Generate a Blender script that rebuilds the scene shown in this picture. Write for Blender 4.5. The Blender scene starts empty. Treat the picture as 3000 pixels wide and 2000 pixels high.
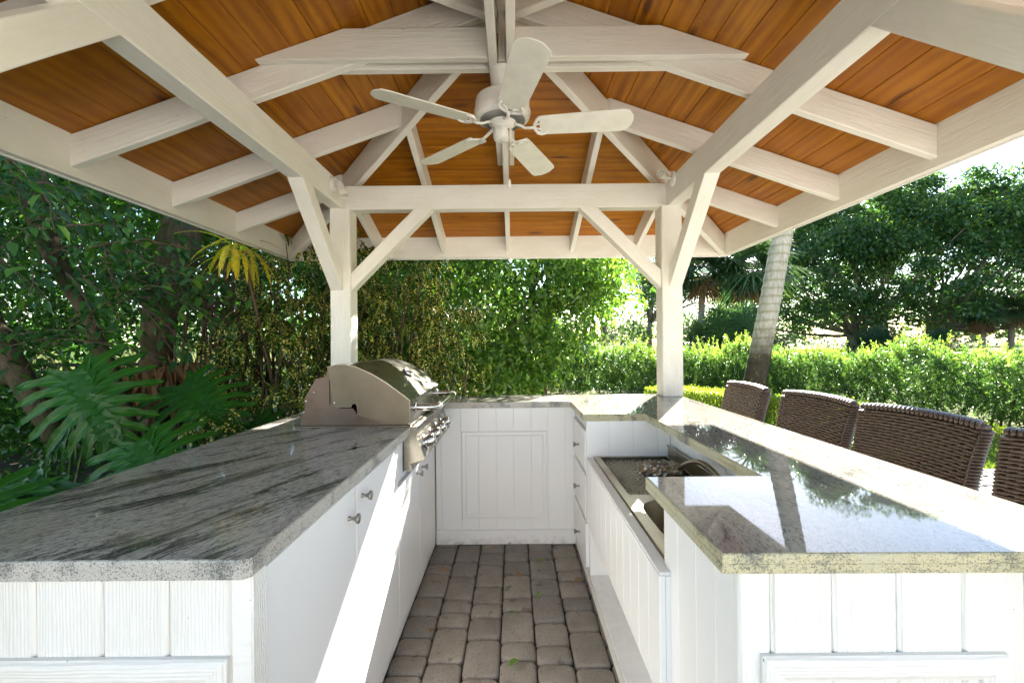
import bpy, math, random
import numpy as np
from mathutils import Vector, Matrix
random.seed(7)
R = math.radians
scene = bpy.context.scene
# ------------------------------------------------------------------ camera, world, sun, exposure
cam_d = bpy.data.cameras.new('camera'); cam = bpy.data.objects.new('camera', cam_d)
scene.collection.objects.link(cam); scene.camera = cam
cam_d.sensor_width = 36; cam_d.lens = 15.118; cam_d.clip_start = .02; cam_d.clip_end = 900
def cam_matrix(yaw, pitch, roll, loc):
    F = Vector((-math.sin(yaw)*math.cos(pitch), math.cos(yaw)*math.cos(pitch), math.sin(pitch)))
    R0 = Vector((math.cos(yaw), math.sin(yaw), 0)); U0 = R0.cross(F)
    c, s = math.cos(roll), math.sin(roll)
    Rr = R0*c - U0*s; U = R0*s + U0*c
    return Matrix(((Rr.x, U.x, -F.x, loc[0]), (Rr.y, U.y, -F.y, loc[1]), (Rr.z, U.z, -F.z, loc[2]), (0, 0, 0, 1)))
cam.matrix_world = cam_matrix(.0025, .0026, .0098, (.0395, 0, 1.2955))
SUN_AZ, SUN_EL = R(27.9), R(26.1)          # azimuth from +Y towards +X
world = bpy.data.worlds.new('World'); scene.world = world; world.use_nodes = True
wn = world.node_tree.nodes; wl = world.node_tree.links; wn.clear()
sky = wn.new('ShaderNodeTexSky'); sky.sky_type = 'NISHITA'; sky.sun_disc = False
sky.sun_elevation = SUN_EL; sky.sun_rotation = SUN_AZ; sky.air_density = 1.0; sky.dust_density = .25; sky.ozone_density = 1.0
bg = wn.new('ShaderNodeBackground'); bg.inputs[1].default_value = .05
wo = wn.new('ShaderNodeOutputWorld'); wl.new(sky.outputs[0], bg.inputs[0]); wl.new(bg.outputs[0], wo.inputs[0])
sd = bpy.data.lights.new('sun', 'SUN'); sd.energy = 5.0; sd.angle = R(.53); sd.color = (1, .95, .86)
sun = bpy.data.objects.new('sun', sd); scene.collection.objects.link(sun)
sv = Vector((math.sin(SUN_AZ)*math.cos(SUN_EL), math.cos(SUN_AZ)*math.cos(SUN_EL), math.sin(SUN_EL)))
sun.rotation_euler = sv.to_track_quat('Z', 'Y').to_euler()
scene.view_settings.view_transform = 'Standard'; scene.view_settings.look = 'None'
scene.view_settings.exposure = 3.15; scene.view_settings.gamma = 1
try: scene.view_settings.use_curve_mapping = False
except Exception: pass
scene.render.engine = 'CYCLES'
cy = scene.cycles
cy.max_bounces = 10; cy.diffuse_bounces = 6; cy.glossy_bounces = 4; cy.transmission_bounces = 4; cy.transparent_max_bounces = 4
cy.use_denoising = True; cy.sample_clamp_indirect = 8
# ------------------------------------------------------------------ material helpers
class NT:
    def __init__(s, name):
        s.m = bpy.data.materials.new(name); s.m.use_nodes = True; s.t = s.m.node_tree; s.n = s.t.nodes; s.l = s.t.links
        s.n.clear(); s.out = s.n.new('ShaderNodeOutputMaterial'); s.p = s.n.new('ShaderNodeBsdfPrincipled')
        s.l.new(s.p.outputs[0], s.out.inputs[0])
    def put(s, node, k, v):
        if v is None: return
        if isinstance(v, bpy.types.NodeSocket): s.l.new(v, node.inputs[k])
        else: node.inputs[k].default_value = v
    def coord(s, kind='Object', scale=(1, 1, 1), off=None):
        c = s.n.new('ShaderNodeTexCoord'); mp = s.n.new('ShaderNodeMapping'); mp.inputs['Scale'].default_value = scale
        s.l.new(c.outputs[kind], mp.inputs[0])
        if off is not None: s.l.new(off, mp.inputs['Location'])
        return mp.outputs[0]
    def objrand(s, k=30):
        o = s.n.new('ShaderNodeObjectInfo'); a = s.n.new('ShaderNodeVectorMath'); a.operation = 'SCALE'
        cmb = s.n.new('ShaderNodeCombineXYZ')
        for i in range(3): s.l.new(o.outputs['Random'], cmb.inputs[i])
        s.l.new(cmb.outputs[0], a.inputs[0]); a.inputs['Scale'].default_value = k
        return a.outputs[0], o.outputs['Random']
    def noise(s, vec, scale=5, detail=4, rough=.55, dist=0):
        n = s.n.new('ShaderNodeTexNoise'); s.put(n, 'Vector', vec); n.inputs['Scale'].default_value = scale
        n.inputs['Detail'].default_value = detail; n.inputs['Roughness'].default_value = rough; n.inputs['Distortion'].default_value = dist
        return n.outputs['Fac']
    def voro(s, vec, scale=5, feature='F1', out='Distance'):
        n = s.n.new('ShaderNodeTexVoronoi'); n.feature = feature; s.put(n, 'Vector', vec); n.inputs['Scale'].default_value = scale
        return n.outputs[out]
    def ramp(s, f, stops, interp='LINEAR'):
        n = s.n.new('ShaderNodeValToRGB'); n.color_ramp.interpolation = interp; e = n.color_ramp.elements
        while len(e) < len(stops): e.new(.5)
        for i, (p, c) in enumerate(stops):
            e[i].position = p; e[i].color = (*c, 1) if len(c) == 3 else c
        s.put(n, 0, f); return n.outputs[0]
    def gray(s, f, stops): return s.ramp(f, [(p, (v, v, v)) for p, v in stops])
    def mix(s, f, a, b, mode='MIX'):
        n = s.n.new('ShaderNodeMix'); n.data_type = 'RGBA'; n.blend_type = mode
        s.put(n, 0, f)
        for k, v in ((6, a), (7, b)):
            if not isinstance(v, bpy.types.NodeSocket) and len(v) == 3: v = (*v, 1)
            s.put(n, k, v)
        return n.outputs[2]
    def math(s, op, a, b=None):
        n = s.n.new('ShaderNodeMath'); n.operation = op; s.put(n, 0, a); s.put(n, 1, b); return n.outputs[0]
    def attr(s, name='tint'):
        n = s.n.new('ShaderNodeAttribute'); n.attribute_name = name; return n.outputs['Fac']
    def bump(s, h, strength=.3, dist=.01):
        n = s.n.new('ShaderNodeBump'); n.inputs['Strength'].default_value = strength; n.inputs['Distance'].default_value = dist
        s.put(n, 'Height', h); s.l.new(n.outputs[0], s.p.inputs['Normal']); return n.outputs[0]
    def set(s, col=None, rough=None, metal=None, spec=None, coat=None):
        if isinstance(col, tuple) and len(col) == 3: col = (*col, 1)
        s.put(s.p, 'Base Color', col); s.put(s.p, 'Roughness', rough); s.put(s.p, 'Metallic', metal)
        s.put(s.p, 'Specular IOR Level', spec); s.put(s.p, 'Coat Weight', coat)
        return s
    def translucent(s, col, fac):
        t = s.n.new('ShaderNodeBsdfTranslucent'); s.put(t, 'Color', col); mx = s.n.new('ShaderNodeMixShader')
        mx.inputs[0].default_value = fac; s.l.new(s.p.outputs[0], mx.inputs[1]); s.l.new(t.outputs[0], mx.inputs[2])
        s.l.new(mx.outputs[0], s.out.inputs[0])
M = {}
def painted(name, col, grain=.35, rough=.5, fine=1.0, dirt=.0, rings=0.):
    m = NT(name); off, rnd = m.objrand(40)
    v = m.coord('Object', (2.2*fine, 45*fine, 45*fine), off)
    n1 = m.noise(v, 1.6, 6, .62, .6)
    v2 = m.coord('Object', (14, 160, 160), off); n2 = m.noise(v2, 1, 3, .6)
    h = m.math('ADD', m.math('MULTIPLY', n1, .8), m.math('MULTIPLY', n2, .45))
    if rings:
        w = m.n.new('ShaderNodeTexWave'); w.wave_type = 'BANDS'; w.bands_direction = 'Y'; m.l.new(m.coord('Object', (1.6, 15, 15), off), w.inputs[0])
        w.inputs['Scale'].default_value = 3.2; w.inputs['Distortion'].default_value = 7; w.inputs['Detail'].default_value = 2; w.inputs['Detail Scale'].default_value = .8
        h = m.math('ADD', m.math('MULTIPLY', h, 1-rings*.5), m.math('MULTIPLY', w.outputs['Fac'], rings))
    m.bump(h, grain, .006)
    v3 = m.coord('Object', (2, 6, 6), off); n3 = m.noise(v3, 1.5, 5, .65)
    c = m.mix(m.gray(n3, [(.35, .0), (.75, 1.)]), col, tuple(x*y for x, y in zip(col, (.90, .89, .86))))
    v4 = m.coord('Object', (25, 25, 25), off); sp = m.noise(v4, 3, 2, .5)
    c = m.mix(m.gray(sp, [(.77-.05*dirt, 0), (.80-.05*dirt, .8)]), c, (.16, .14, .11))
    # cracks of the grain, faint
    c = m.mix(m.gray(n1, [(.28, .16), (.40, 0)]), c, tuple(x*.55 for x in col))
    m.set(c, m.gray(n3, [(.3, rough-.08), (.7, rough+.12)]), spec=.4)
    return m.m
M['white_rough'] = painted('rough_white_paint', (.85, .825, .755), .7, .55)
M['white_panel'] = painted('white_panel_paint', (.81, .79, .745), .42, .42, 1.6, 0, .42)
def m_smooth():
    m = NT('smooth_white_paint'); off, rnd = m.objrand(9); n = m.noise(m.coord('Object', (2, 2, 2), off), 1.5, 4, .6)
    c = m.mix(n, (.845, .835, .82), (.80, .785, .76)); g = m.n.new('ShaderNodeNewGeometry'); lo = m.n.new('ShaderNodeSeparateXYZ'); m.l.new(g.outputs['Position'], lo.inputs[0])
    gr_ = m.noise(g.outputs['Position'], 22, 4, .7); low = m.math('MULTIPLY', m.gray(lo.outputs[2], [(0, 1), (.07, 0)]), m.gray(gr_, [(.45, 0), (.62, 1)]))
    c = m.mix(m.math('MULTIPLY', low, .35), c, (.25, .22, .17))
    m.set(c, .34, spec=.4); return m.m
M['white_smooth'] = m_smooth()
def m_wood():
    m = NT('stained_cedar'); off, rnd = m.objrand(60)
    v = m.coord('Object', (1.3, 16, 16), off); base = m.noise(v, 1.0, 3, .5, 1.4)
    rings = m.n.new('ShaderNodeTexWave'); rings.wave_type = 'BANDS'; rings.bands_direction = 'Y'
    vv = m.coord('Object', (.6, 3.2, 3.2), off); m.l.new(vv, rings.inputs[0]); rings.inputs['Scale'].default_value = 1.7
    rings.inputs['Distortion'].default_value = 9; rings.inputs['Detail'].default_value = 3; rings.inputs['Detail Scale'].default_value = .7
    fine = m.noise(m.coord('Object', (3, 220, 220), off), 1, 3, .6)
    f = m.math('ADD', m.math('MULTIPLY', rings.outputs['Fac'], .20), m.math('MULTIPLY', base, .80))
    f = m.math('ADD', m.math('MULTIPLY', f, .75), m.math('MULTIPLY', fine, .25))
    c = m.ramp(f, [(.25, (.18, .052, .002)), (.42, (.35, .120, .003)), (.58, (.47, .180, .005)), (.80, (.60, .27, .012))])
    # board to board difference
    c = m.mix(m.gray(rnd, [(0, 0), (1, .65)]), c, (.29, .090, .002))
    # blotchy stain
    bl = m.noise(m.coord('Object', (5, 7, 7), off), 1, 3, .6)
    c = m.mix(m.gray(bl, [(.5, 0), (.75, .5)]), c, (.20, .060, .010))
    # knots
    kn = m.voro(m.coord('Object', (1.9, 6.5, 6.5), off), 1.0)
    c = m.mix(m.gray(kn, [(.07, .95), (.17, .0)]), c, (.10, .026, .004))
    kr = m.math('SINE', m.math('MULTIPLY', kn, 120.)); kr = m.math('MULTIPLY', m.gray(kr, [(.5, 0), (1, .5)]), m.gray(kn, [(.12, 1), (.40, 0)]))
    c = m.mix(kr, c, (.16, .045, .008))
    m.bump(m.math('ADD', m.math('MULTIPLY', fine, .6), rings.outputs['Fac']), .25, .002)
    m.set(c, .42, spec=.3, coat=.05); m.p.inputs['Coat Roughness'].default_value = .25
    return m.m
M['wood'] = m_wood()
def granite(name, warm=0., rot=0., flow=1.):
    m = NT(name)
    c0 = m.n.new('ShaderNodeTexCoord'); mp = m.n.new('ShaderNodeMapping'); mp.inputs['Rotation'].default_value = (0, 0, rot)
    m.l.new(c0.outputs['Object'], mp.inputs[0])
    # slow warp field bends the veins
    w = m.n.new('ShaderNodeTexNoise'); w.inputs['Scale'].default_value = 1.3; w.inputs['Detail'].default_value = 2; m.l.new(mp.outputs[0], w.inputs['Vector'])
    sub = m.n.new('ShaderNodeVectorMath'); sub.operation = 'SUBTRACT'; m.l.new(w.outputs['Color'], sub.inputs[0]); sub.inputs[1].default_value = (.5, .5, .5)
    sc = m.n.new('ShaderNodeVectorMath'); sc.operation = 'SCALE'; m.l.new(sub.outputs[0], sc.inputs[0]); sc.inputs['Scale'].default_value = .42*flow
    ad = m.n.new('ShaderNodeVectorMath'); m.l.new(mp.outputs[0], ad.inputs[0]); m.l.new(sc.outputs[0], ad.inputs[1])
    def st(sx, sy, sz=None):
        q = m.n.new('ShaderNodeMapping'); q.inputs['Scale'].default_value = (sx, sy, sz or sy); m.l.new(ad.outputs[0], q.inputs[0]); return q.outputs[0]
    big = m.noise(st(1.6, 11, 16), 1, 5, .62, .3)
    mid = m.noise(st(9, 75), 1, 5, .7, .4)
    spk = m.noise(st(60, 190), 1, 4, .75)
    grn = m.noise(st(260, 330), 1, 2, .6)
    light = m.mix(m.gray(big, [(.4, 0), (.65, 1)]), (.60-.36*warm, .57-.33*warm, .51-.28*warm), (.52-.34*warm, .49-.32*warm, .43-.30*warm))
    c = m.mix(m.gray(mid, [(.42, 0), (.62, .8)]), light, (.38-.15*warm, .36-.14*warm, .32-.12*warm))
    c = m.mix(m.gray(spk, [(.50, 0), (.62, .9)]), c, (.085, .085, .08))
    f = m.math('ADD', m.math('MULTIPLY', big, .66), m.math('MULTIPLY', mid, .34))
    c = m.mix(m.gray(f, [(.515, 0), (.545, .55), (.60, .96)] if not warm else [(.55, 0), (.60, .4), (.68, .8)]), c, (.026, .027, .027))
    c = m.mix(m.gray(grn, [(.60, 0), (.72, .7)]), c, (.62-.2*warm, .60-.2*warm, .55-.2*warm))
    v = m.noise(st(4, 5), 1, 3, .6)
    c = m.mix(m.gray(v, [(.5, 0), (.72, .3+.1*warm)]), c, (.46, .40, .27))
    dull = m.noise(m.coord('Object', (5, 5, 5)), 1, 4, .6)
    m.set(c, m.gray(dull, [(.35, .035), (.75, .11)]) if not warm else m.gray(dull, [(.35, .015), (.75, .05)]), spec=.62)
    return m.m
M['granite_left'] = granite('grey_granite_left', 0., R(-60), .85)
M['granite_back'] = granite('grey_granite_back', 0., R(4), .7)
M['granite_right'] = granite('cream_grey_granite', .55, R(-80), 1.15)
def granite_edge(name, warm):
    m = NT(name); v = m.coord('Object')
    n = m.noise(v, 9, 4, .6, .5); s = m.noise(v, 260, 4, .75); g = m.noise(v, 420, 2, .6)
    c = m.ramp(n, [(.32, (.44, .42, .38-.08*warm)), (.5, (.49+.02*warm, .46, .41-.14*warm)), (.60, (.33, .32, .29-.08*warm)), (.72, (.15, .15, .14))])
    c = m.mix(m.gray(m.math('ADD', m.math('MULTIPLY', s, .7), m.math('MULTIPLY', n, .3)), [(.50, 0), (.57, .9)]), c, (.085, .085, .075)); c = m.mix(m.gray(g, [(.58, 0), (.7, .6)]), c, (.66, .64, .55))
    m.set(c, .28, spec=.5); m.bump(s, .12, .001); return m.m
M['edge_grey'] = granite_edge('polished_edge_grey', 0.); M['edge_cream'] = granite_edge('polished_edge_cream', 1.)
def steel(name, col, rough, brush=(1, 60, 60), amt=.12, stain=.3, metal=1.):
    m = NT(name); n = m.noise(m.coord('Object', brush), 6, 3, .6); s = m.noise(m.coord('Object', (7, 7, 7)), 1, 5, .65)
    c = m.mix(m.gray(s, [(.4, 0), (.75, stain)]), col, (col[0]*.55, col[1]*.45, col[2]*.33))
    fl = m.noise(m.coord('Object', (25, 120, 120)), 1.5, 2, .6); c = m.mix(m.gray(fl, [(.64, 0), (.70, .45)]), c, (.14, .11, .08))
    r = m.math('ADD', m.math('MULTIPLY', n, amt), rough); m.set(c, r, metal); m.bump(n, .04, .001); return m.m
M['steel'] = steel('brushed_steel', (.25, .235, .20), .22, (60, 1, 60), .12, .25)
M['steel_side'] = steel('speckled_steel', (.115, .10, .078), .27, (60, 60, 3), .15, .45)
M['steel_dark'] = steel('heat_tinted_steel', (.095, .074, .064), .28, (30, 30, 30), .12, .7)
M['chrome'] = steel('chrome', (.72, .71, .69), .08, (20, 20, 20), .05, .1)
M['sink_steel'] = steel('sink_steel', (.48, .43, .33), .27, (60, 2, 2), .15, .5)
M['nickel'] = steel('brushed_nickel', (.36, .34, .31), .30, (20, 20, 20), .1, .2)
def simple(name, col, rough=.5, metal=0., bump=0., scale=40, var=.15, spec=.5, sc3=(1, 1, 1)):
    m = NT(name); n = m.noise(m.coord('Object', sc3), scale, 5, .6)
    c = m.mix(m.gray(n, [(.3, 0), (.7, 1)]), tuple(x*(1-var) for x in col), tuple(min(1, x*(1+var)) for x in col))
    m.set(c, rough, metal, spec)
    if bump: m.bump(n, bump, .01)
    return m.m
M['fan_white'] = simple('fan_enamel', (.82, .80, .74), .28, 0, .02, 30, .05)
M['blade_white'] = simple('fan_blade_paint', (.76, .74, .65), .42, 0, .03, 12, .08)
M['dark'] = simple('dark_gap', (.02, .02, .02), .8)
M['brass'] = simple('chain_brass', (.45, .33, .25), .35, .9)
M['lamp_glass'] = simple('lamp_glass', (.62, .60, .50), .12, 0, 0, 30, .1)
M['shingle'] = simple('roof_shingle', (.20, .18, .16), .9, 0, .5, 25)
M['iron'] = simple('black_fence_iron', (.012, .012, .012), .5)
M['foil'] = simple('crumpled_foil', (.40, .35, .28), .28, .9, .3, 60)
M['wicker'] = simple('brown_wicker', (.085, .055, .040), .42, 0, .15, 160, .5, .6)
def m_paver():
    m = NT('concrete_paver'); off, rnd = m.objrand(20); v = m.coord('Object', (1, 1, 1), off)
    n = m.noise(v, 9, 5, .6); g = m.noise(v, 230, 3, .7); g2 = m.noise(v, 90, 3, .6)
    a = m.ramp(rnd, [(0, (.245, .222, .192)), (.3, (.30, .268, .228)), (.6, (.225, .208, .185)), (.8, (.27, .248, .220)), (1, (.34, .298, .245))])
    c = m.mix(m.gray(n, [(.3, .6), (.7, 0)]), a, (.15, .125, .105))
    c = m.mix(m.gray(g, [(.55, 0), (.68, .75)]), c, (.42, .37, .31)); c = m.mix(m.gray(g2, [(.60, 0), (.70, .7)]), c, (.085, .07, .058))
    st = m.noise(v, 14, 2, .5); c = m.mix(m.gray(st, [(.66, 0), (.72, .55)]), c, (.08, .065, .055))
    m.set(c, .85, spec=.25); m.bump(m.math('ADD', g, g2), .5, .003); return m.m
M['paver'] = m_paver()
M['sand'] = simple('joint_sand', (.075, .065, .053), .95, 0, .4, 90, .5)
M['soil'] = simple('mulch_soil', (.045, .033, .022), .95, 0, .6, 30, .6)
def m_ground():
    m = NT('meadow_ground'); v = m.coord('Object')
    n = m.noise(v, .25, 6, .65); k = m.noise(v, 9, 5, .7)
    c = m.ramp(n, [(.32, (.10, .125, .03)), (.5, (.16, .175, .045)), (.68, (.23, .215, .075))])
    c = m.mix(m.gray(k, [(.4, .7), (.65, 0)]), c, (.07, .09, .022)); m.set(c, .9, spec=.1); m.bump(k, 1., .2); return m.m
M['meadow'] = m_ground()
def leafmat(name, stops, trans=.35, tcol=None, rough=.4, spec=.5, spots=None, mottle=.0, tmul=2.0):
    m = NT(name); t = m.attr('tint'); c = m.ramp(t, stops)
    if mottle:
        n = m.noise(m.coord('Object'), 40, 3, .6); c = m.mix(m.gray(n, [(.35, mottle), (.65, 0)]), c, (.02, .03, .008))
    if spots:
        n = m.voro(m.coord('Object', (1, 1, 1)), spots[0]); big = m.noise(m.coord('Object'), 2.2, 2, .5)
        msk = m.math('MULTIPLY', m.gray(n, [(spots[1], 1), (spots[1]+.08, 0)]), m.gray(big, [(.30, .35), (.5, 1)]))
        c = m.mix(msk, c, spots[2])
    m.set(c, rough, spec=spec)
    tc = m.mix(1., c, (tmul, tmul*1.05, tmul*.5), 'MULTIPLY')
    m.translucent(tc, trans); return m.m
M['leaf_ficus'] = leafmat('ficus_leaf', [(0, (.035, .090, .016)), (.45, (.075, .165, .026)), (.8, (.14, .25, .04)), (1, (.25, .33, .055))], .40, rough=.30)
M['leaf_banyan'] = leafmat('banyan_leaf', [(0, (.022, .070, .014)), (.6, (.042, .125, .022)), (1, (.11, .24, .03))], .30, rough=.25)
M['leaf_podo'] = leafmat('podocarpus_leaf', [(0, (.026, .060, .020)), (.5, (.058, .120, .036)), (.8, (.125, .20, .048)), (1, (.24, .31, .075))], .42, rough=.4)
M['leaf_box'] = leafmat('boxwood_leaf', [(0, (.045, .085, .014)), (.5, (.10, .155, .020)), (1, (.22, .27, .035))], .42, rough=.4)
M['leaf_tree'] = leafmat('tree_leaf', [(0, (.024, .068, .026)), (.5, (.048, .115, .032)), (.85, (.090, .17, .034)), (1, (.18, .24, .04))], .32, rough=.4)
M['leaf_palm'] = leafmat('palmetto_leaf', [(0, (.020, .055, .030)), (.6, (.042, .095, .045)), (1, (.10, .15, .05))], .25, rough=.35)
M['leaf_dead'] = leafmat('dead_frond', [(0, (.11, .06, .03)), (.6, (.20, .11, .05)), (1, (.30, .18, .09))], .2, rough=.8, spec=.1)
M['leaf_philo'] = leafmat('philodendron_leaf', [(0, (.016, .080, .007)), (.6, (.030, .135, .010)), (1, (.09, .24, .03))], .28, rough=.36, spec=.3, tmul=1.6)
M['leaf_croton'] = leafmat('spotted_croton_leaf', [(0, (.014, .050, .012)), (.7, (.030, .090, .016)), (1, (.07, .16, .02))], .28, rough=.28, spots=(52, .36, (.72, .62, .16)))
M['leaf_yellow'] = leafmat('yellow_croton_leaf', [(0, (.55, .44, .03)), (1, (.70, .58, .05))], .35, rough=.3, spots=(70, .26, (.02, .05, .01)))
M['leaf_wood'] = leafmat('far_woods_leaf', [(0, (.060, .095, .055)), (1, (.12, .16, .08))], .25, rough=.6)  # paler, greyer leaf colour with distance haze painted in
M['leaf_grass'] = leafmat('grass_blade', [(0, (.09, .15, .02)), (.6, (.16, .23, .035)), (1, (.28, .30, .07))], .42, rough=.5)
M['stalk'] = simple('green_stalk', (.07, .12, .03), .4)
def bark(name, a, b, moss=None, scale=14, st=(1, 1, .25), rough=.9, ring=False, bump=.8):
    m = NT(name); v = m.coord('Object', st); n = m.noise(v, scale, 6, .65, .4); k = m.noise(m.coord('Object'), 3, 4, .6)
    c = m.ramp(n, [(.3, a), (.7, b)])
    if moss: c = m.mix(m.gray(k, [(.42, 0), (.62, .75)]), c, moss)
    if ring:
        w = m.n.new('ShaderNodeTexWave'); w.bands_direction = 'Z'; m.l.new(m.coord('Object'), w.inputs[0]); w.inputs['Scale'].default_value = 2.6
        w.inputs['Distortion'].default_value = 2.2; w.inputs['Detail'].default_value = 3
        c = m.mix(m.gray(w.outputs['Fac'], [(.0, .55), (.35, 0)]), c, (.24, .22, .11))
        sx = m.n.new('ShaderNodeSeparateXYZ'); m.l.new(m.coord('Object'), sx.inputs[0])
        zz = m.math('ADD', sx.outputs[2], m.math('MULTIPLY', k, .7))
        c = m.mix(m.gray(m.math('MULTIPLY', zz, .5), [(.70, .93), (.88, 0)]), c, (.035, .024, .014))
        y = m.noise(m.coord('Object', (1, 1, .6)), 26, 3, .7); c = m.mix(m.gray(y, [(.58, 0), (.68, .5)]), c, (.30, .26, .10))
    m.set(c, rough, spec=.15); m.bump(n, bump, .02); return m.m
M['bark_banyan'] = bark('banyan_bark', (.040, .027, .016), (.15, .11, .070), (.045, .052, .016), 16)
M['bark_ficus'] = bark('ficus_bark', (.05, .03, .018), (.13, .085, .055), None, 20)
M['bark_tree'] = bark('big_tree_bark', (.12, .10, .085), (.28, .24, .20), None, 8)
M['bark_palm'] = bark('ringed_palm_bark', (.32, .285, .225), (.64, .58, .48), None, 34, (1, 1, .22), .9, True, .7)
M['bark_sabal'] = bark('sabal_bark', (.15, .12, .09), (.30, .25, .20), None, 12)
M['twig'] = simple('brown_twig', (.10, .060, .038), .7)
M['fill_terrace'] = simple('pale_stone', (.64, .60, .54), .7, 0, .1, 5, .08)
M['stucco'] = simple('pale_stucco', (.72, .68, .61), .85, 0, .2, 60, .04)
M['glass'] = simple('dark_window', (.03, .035, .04), .05, 0, 0, 5, .1, .8)
M['rock'] = simple('grey_rock', (.38, .37, .36), .9, 0, .5, 6, .3)
# ------------------------------------------------------------------ object helpers
COL = scene.collection; WM = {}
def nmesh(name, verts, faces, mats=None, smooth=False, fmat=None):
    me = bpy.data.meshes.new(name); me.from_pydata([tuple(v) for v in verts], [], faces)
    for m in (mats if isinstance(mats, (list, tuple)) else [mats]): me.materials.append(M[m] if isinstance(m, str) else m)
    if fmat: me.polygons.foreach_set('material_index', fmat)
    if smooth: me.polygons.foreach_set('use_smooth', [True]*len(me.polygons))
    me.update(); return me
def link(name, me, parent=None, mw=None, **props):
    o = bpy.data.objects.new(name, me); COL.objects.link(o); mw = mw or Matrix()
    o.matrix_basis = mw
    if parent is not None:
        o.parent = parent; o.matrix_parent_inverse = WM[parent.name].inverted()
    WM[o.name] = mw
    for k, v in props.items(): o[k] = v
    return o
def thing(name, loc, label, cat, group=None, kind=None, rz=0):
    o = bpy.data.objects.new(name, None); COL.objects.link(o); o.empty_display_size = .1
    mw = Matrix.Translation(loc) @ Matrix.Rotation(rz, 4, 'Z'); o.matrix_basis = mw; WM[o.name] = mw
    o['label'] = label; o['category'] = cat
    if group: o['group'] = group
    if kind: o['kind'] = kind
    return o
class G:
    def __init__(s): s.v = []; s.f = []; s.m = []
    def add(s, vs, fs, mi=0):
        o = len(s.v); s.v += [tuple(v) for v in vs]; s.f += [tuple(i+o for i in f) for f in fs]; s.m += [mi]*len(fs); return s
    def box(s, x0, x1, y0, y1, z0, z1, c=0., mi=0):
        if x0 > x1: x0, x1 = x1, x0
        if c <= 0:
            vs = [(x, y, z) for z in (z0, z1) for (x, y) in ((x0, y0), (x1, y0), (x1, y1), (x0, y1))]
            return s.add(vs, [(0, 3, 2, 1), (4, 5, 6, 7), (0, 1, 5, 4), (1, 2, 6, 5), (2, 3, 7, 6), (3, 0, 4, 7)], mi)
        vs = []
        for z, q in ((z0, c), (z0+c, 0), (z1-c, 0), (z1, c)):
            if q: ring = [(x0+c, y0+c)]*2+[(x1-c, y0+c)]*2+[(x1-c, y1-c)]*2+[(x0+c, y1-c)]*2
            else: ring = [(x0, y0+c), (x0+c, y0), (x1-c, y0), (x1, y0+c), (x1, y1-c), (x1-c, y1), (x0+c, y1), (x0, y1-c)]
            vs += [(x, y, z) for x, y in ring]
        fs = []
        for k in range(3):
            for i in range(8): fs.append((k*8+i, k*8+(i+1) % 8, k*8+8+(i+1) % 8, k*8+8+i))
        fs += [(7, 5, 3, 1), (24, 26, 28, 30)]
        # drop degenerate edges
        out = []
        for f in fs:
            g = []
            for i in f:
                if not g or vs[i] != vs[g[-1]]: g.append(i)
            if len(g) > 1 and vs[g[0]] == vs[g[-1]]: g.pop()
            if len(g) >= 3: out.append(tuple(g))
        return s.add(vs, out, mi)
    def prism(s, prof, axis, a, b, mi=0):     # profile extruded along axis
        n = len(prof)
        def P(p, t): return {'x': (t, p[0], p[1]), 'y': (p[0], t, p[1]), 'z': (p[0], p[1], t)}[axis]
        vs = [P(p, a) for p in prof]+[P(p, b) for p in prof]
        fs = [tuple(range(n)), tuple(range(2*n-1, n-1, -1))]+[(i, n+i, n+(i+1) % n, (i+1) % n) for i in range(n)]
        return s.add(vs, fs, mi)
    def tube(s, pts, rad, n=8, cap=True, mi=0, sq=1.):
        pts = [Vector(p) for p in pts]; k = len(pts)
        if not hasattr(rad, '__len__'): rad = [rad]*k
        vs = []; up = None
        for i, p in enumerate(pts):
            t = (pts[min(i+1, k-1)]-pts[max(i-1, 0)]).normalized()
            if up is None: up = Vector((0, 0, 1)) if abs(t.z) < .9 else Vector((0, 1, 0))
            a = t.cross(up)
            a = a.normalized() if a.length > 1e-5 else t.orthogonal().normalized()
            b = a.cross(t).normalized(); up = b
            for j in range(n):
                q = 2*math.pi*j/n; vs.append(p+(a*math.cos(q)+b*math.sin(q)*sq)*rad[i])
        fs = [(i*n+j, i*n+(j+1) % n, (i+1)*n+(j+1) % n, (i+1)*n+j) for i in range(k-1) for j in range(n)]
        if cap: fs += [tuple(range(n-1, -1, -1)), tuple((k-1)*n+j for j in range(n))]
        return s.add(vs, fs, mi)
    def lathe(s, prof, n=24, mat=None, mi=0):  # prof (r,z)
        vs = []
        for r, z in prof:
            for j in range(n):
                q = 2*math.pi*j/n; v = Vector((r*math.cos(q), r*math.sin(q), z)); vs.append(mat @ v if mat else v)
        fs = [(i*n+j, i*n+(j+1) % n, (i+1)*n+(j+1) % n, (i+1)*n+j) for i in range(len(prof)-1) for j in range(n)]
        if prof[0][0] > 1e-5: fs.append(tuple(range(n-1, -1, -1)))
        if prof[-1][0] > 1e-5: fs.append(tuple((len(prof)-1)*n+j for j in range(n)))
        return s.add(vs, fs, mi)
    def me(s, name, mats, smooth=False): return nmesh(name, s.v, s.f, mats, smooth, s.m)
    def ob(s, name, mats, parent=None, mw=None, smooth=False, **p): return link(name, s.me(name, mats, smooth), parent, mw, **p)
def autosmooth(o, ang=35):
    o.data.polygons.foreach_set('use_smooth', [True]*len(o.data.polygons))
    try: o.data.set_sharp_from_angle(angle=R(ang))
    except Exception: pass
    return o
def frame(a, b, up):
    x = (b-a).normalized(); up = Vector(up); y = up.cross(x).normalized(); z = x.cross(y)
    return Matrix(((x.x, y.x, z.x, a.x), (x.y, y.y, z.y, a.y), (x.z, y.z, z.z, a.z), (0, 0, 0, 1))), (b-a).length
_bn = [0]
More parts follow.
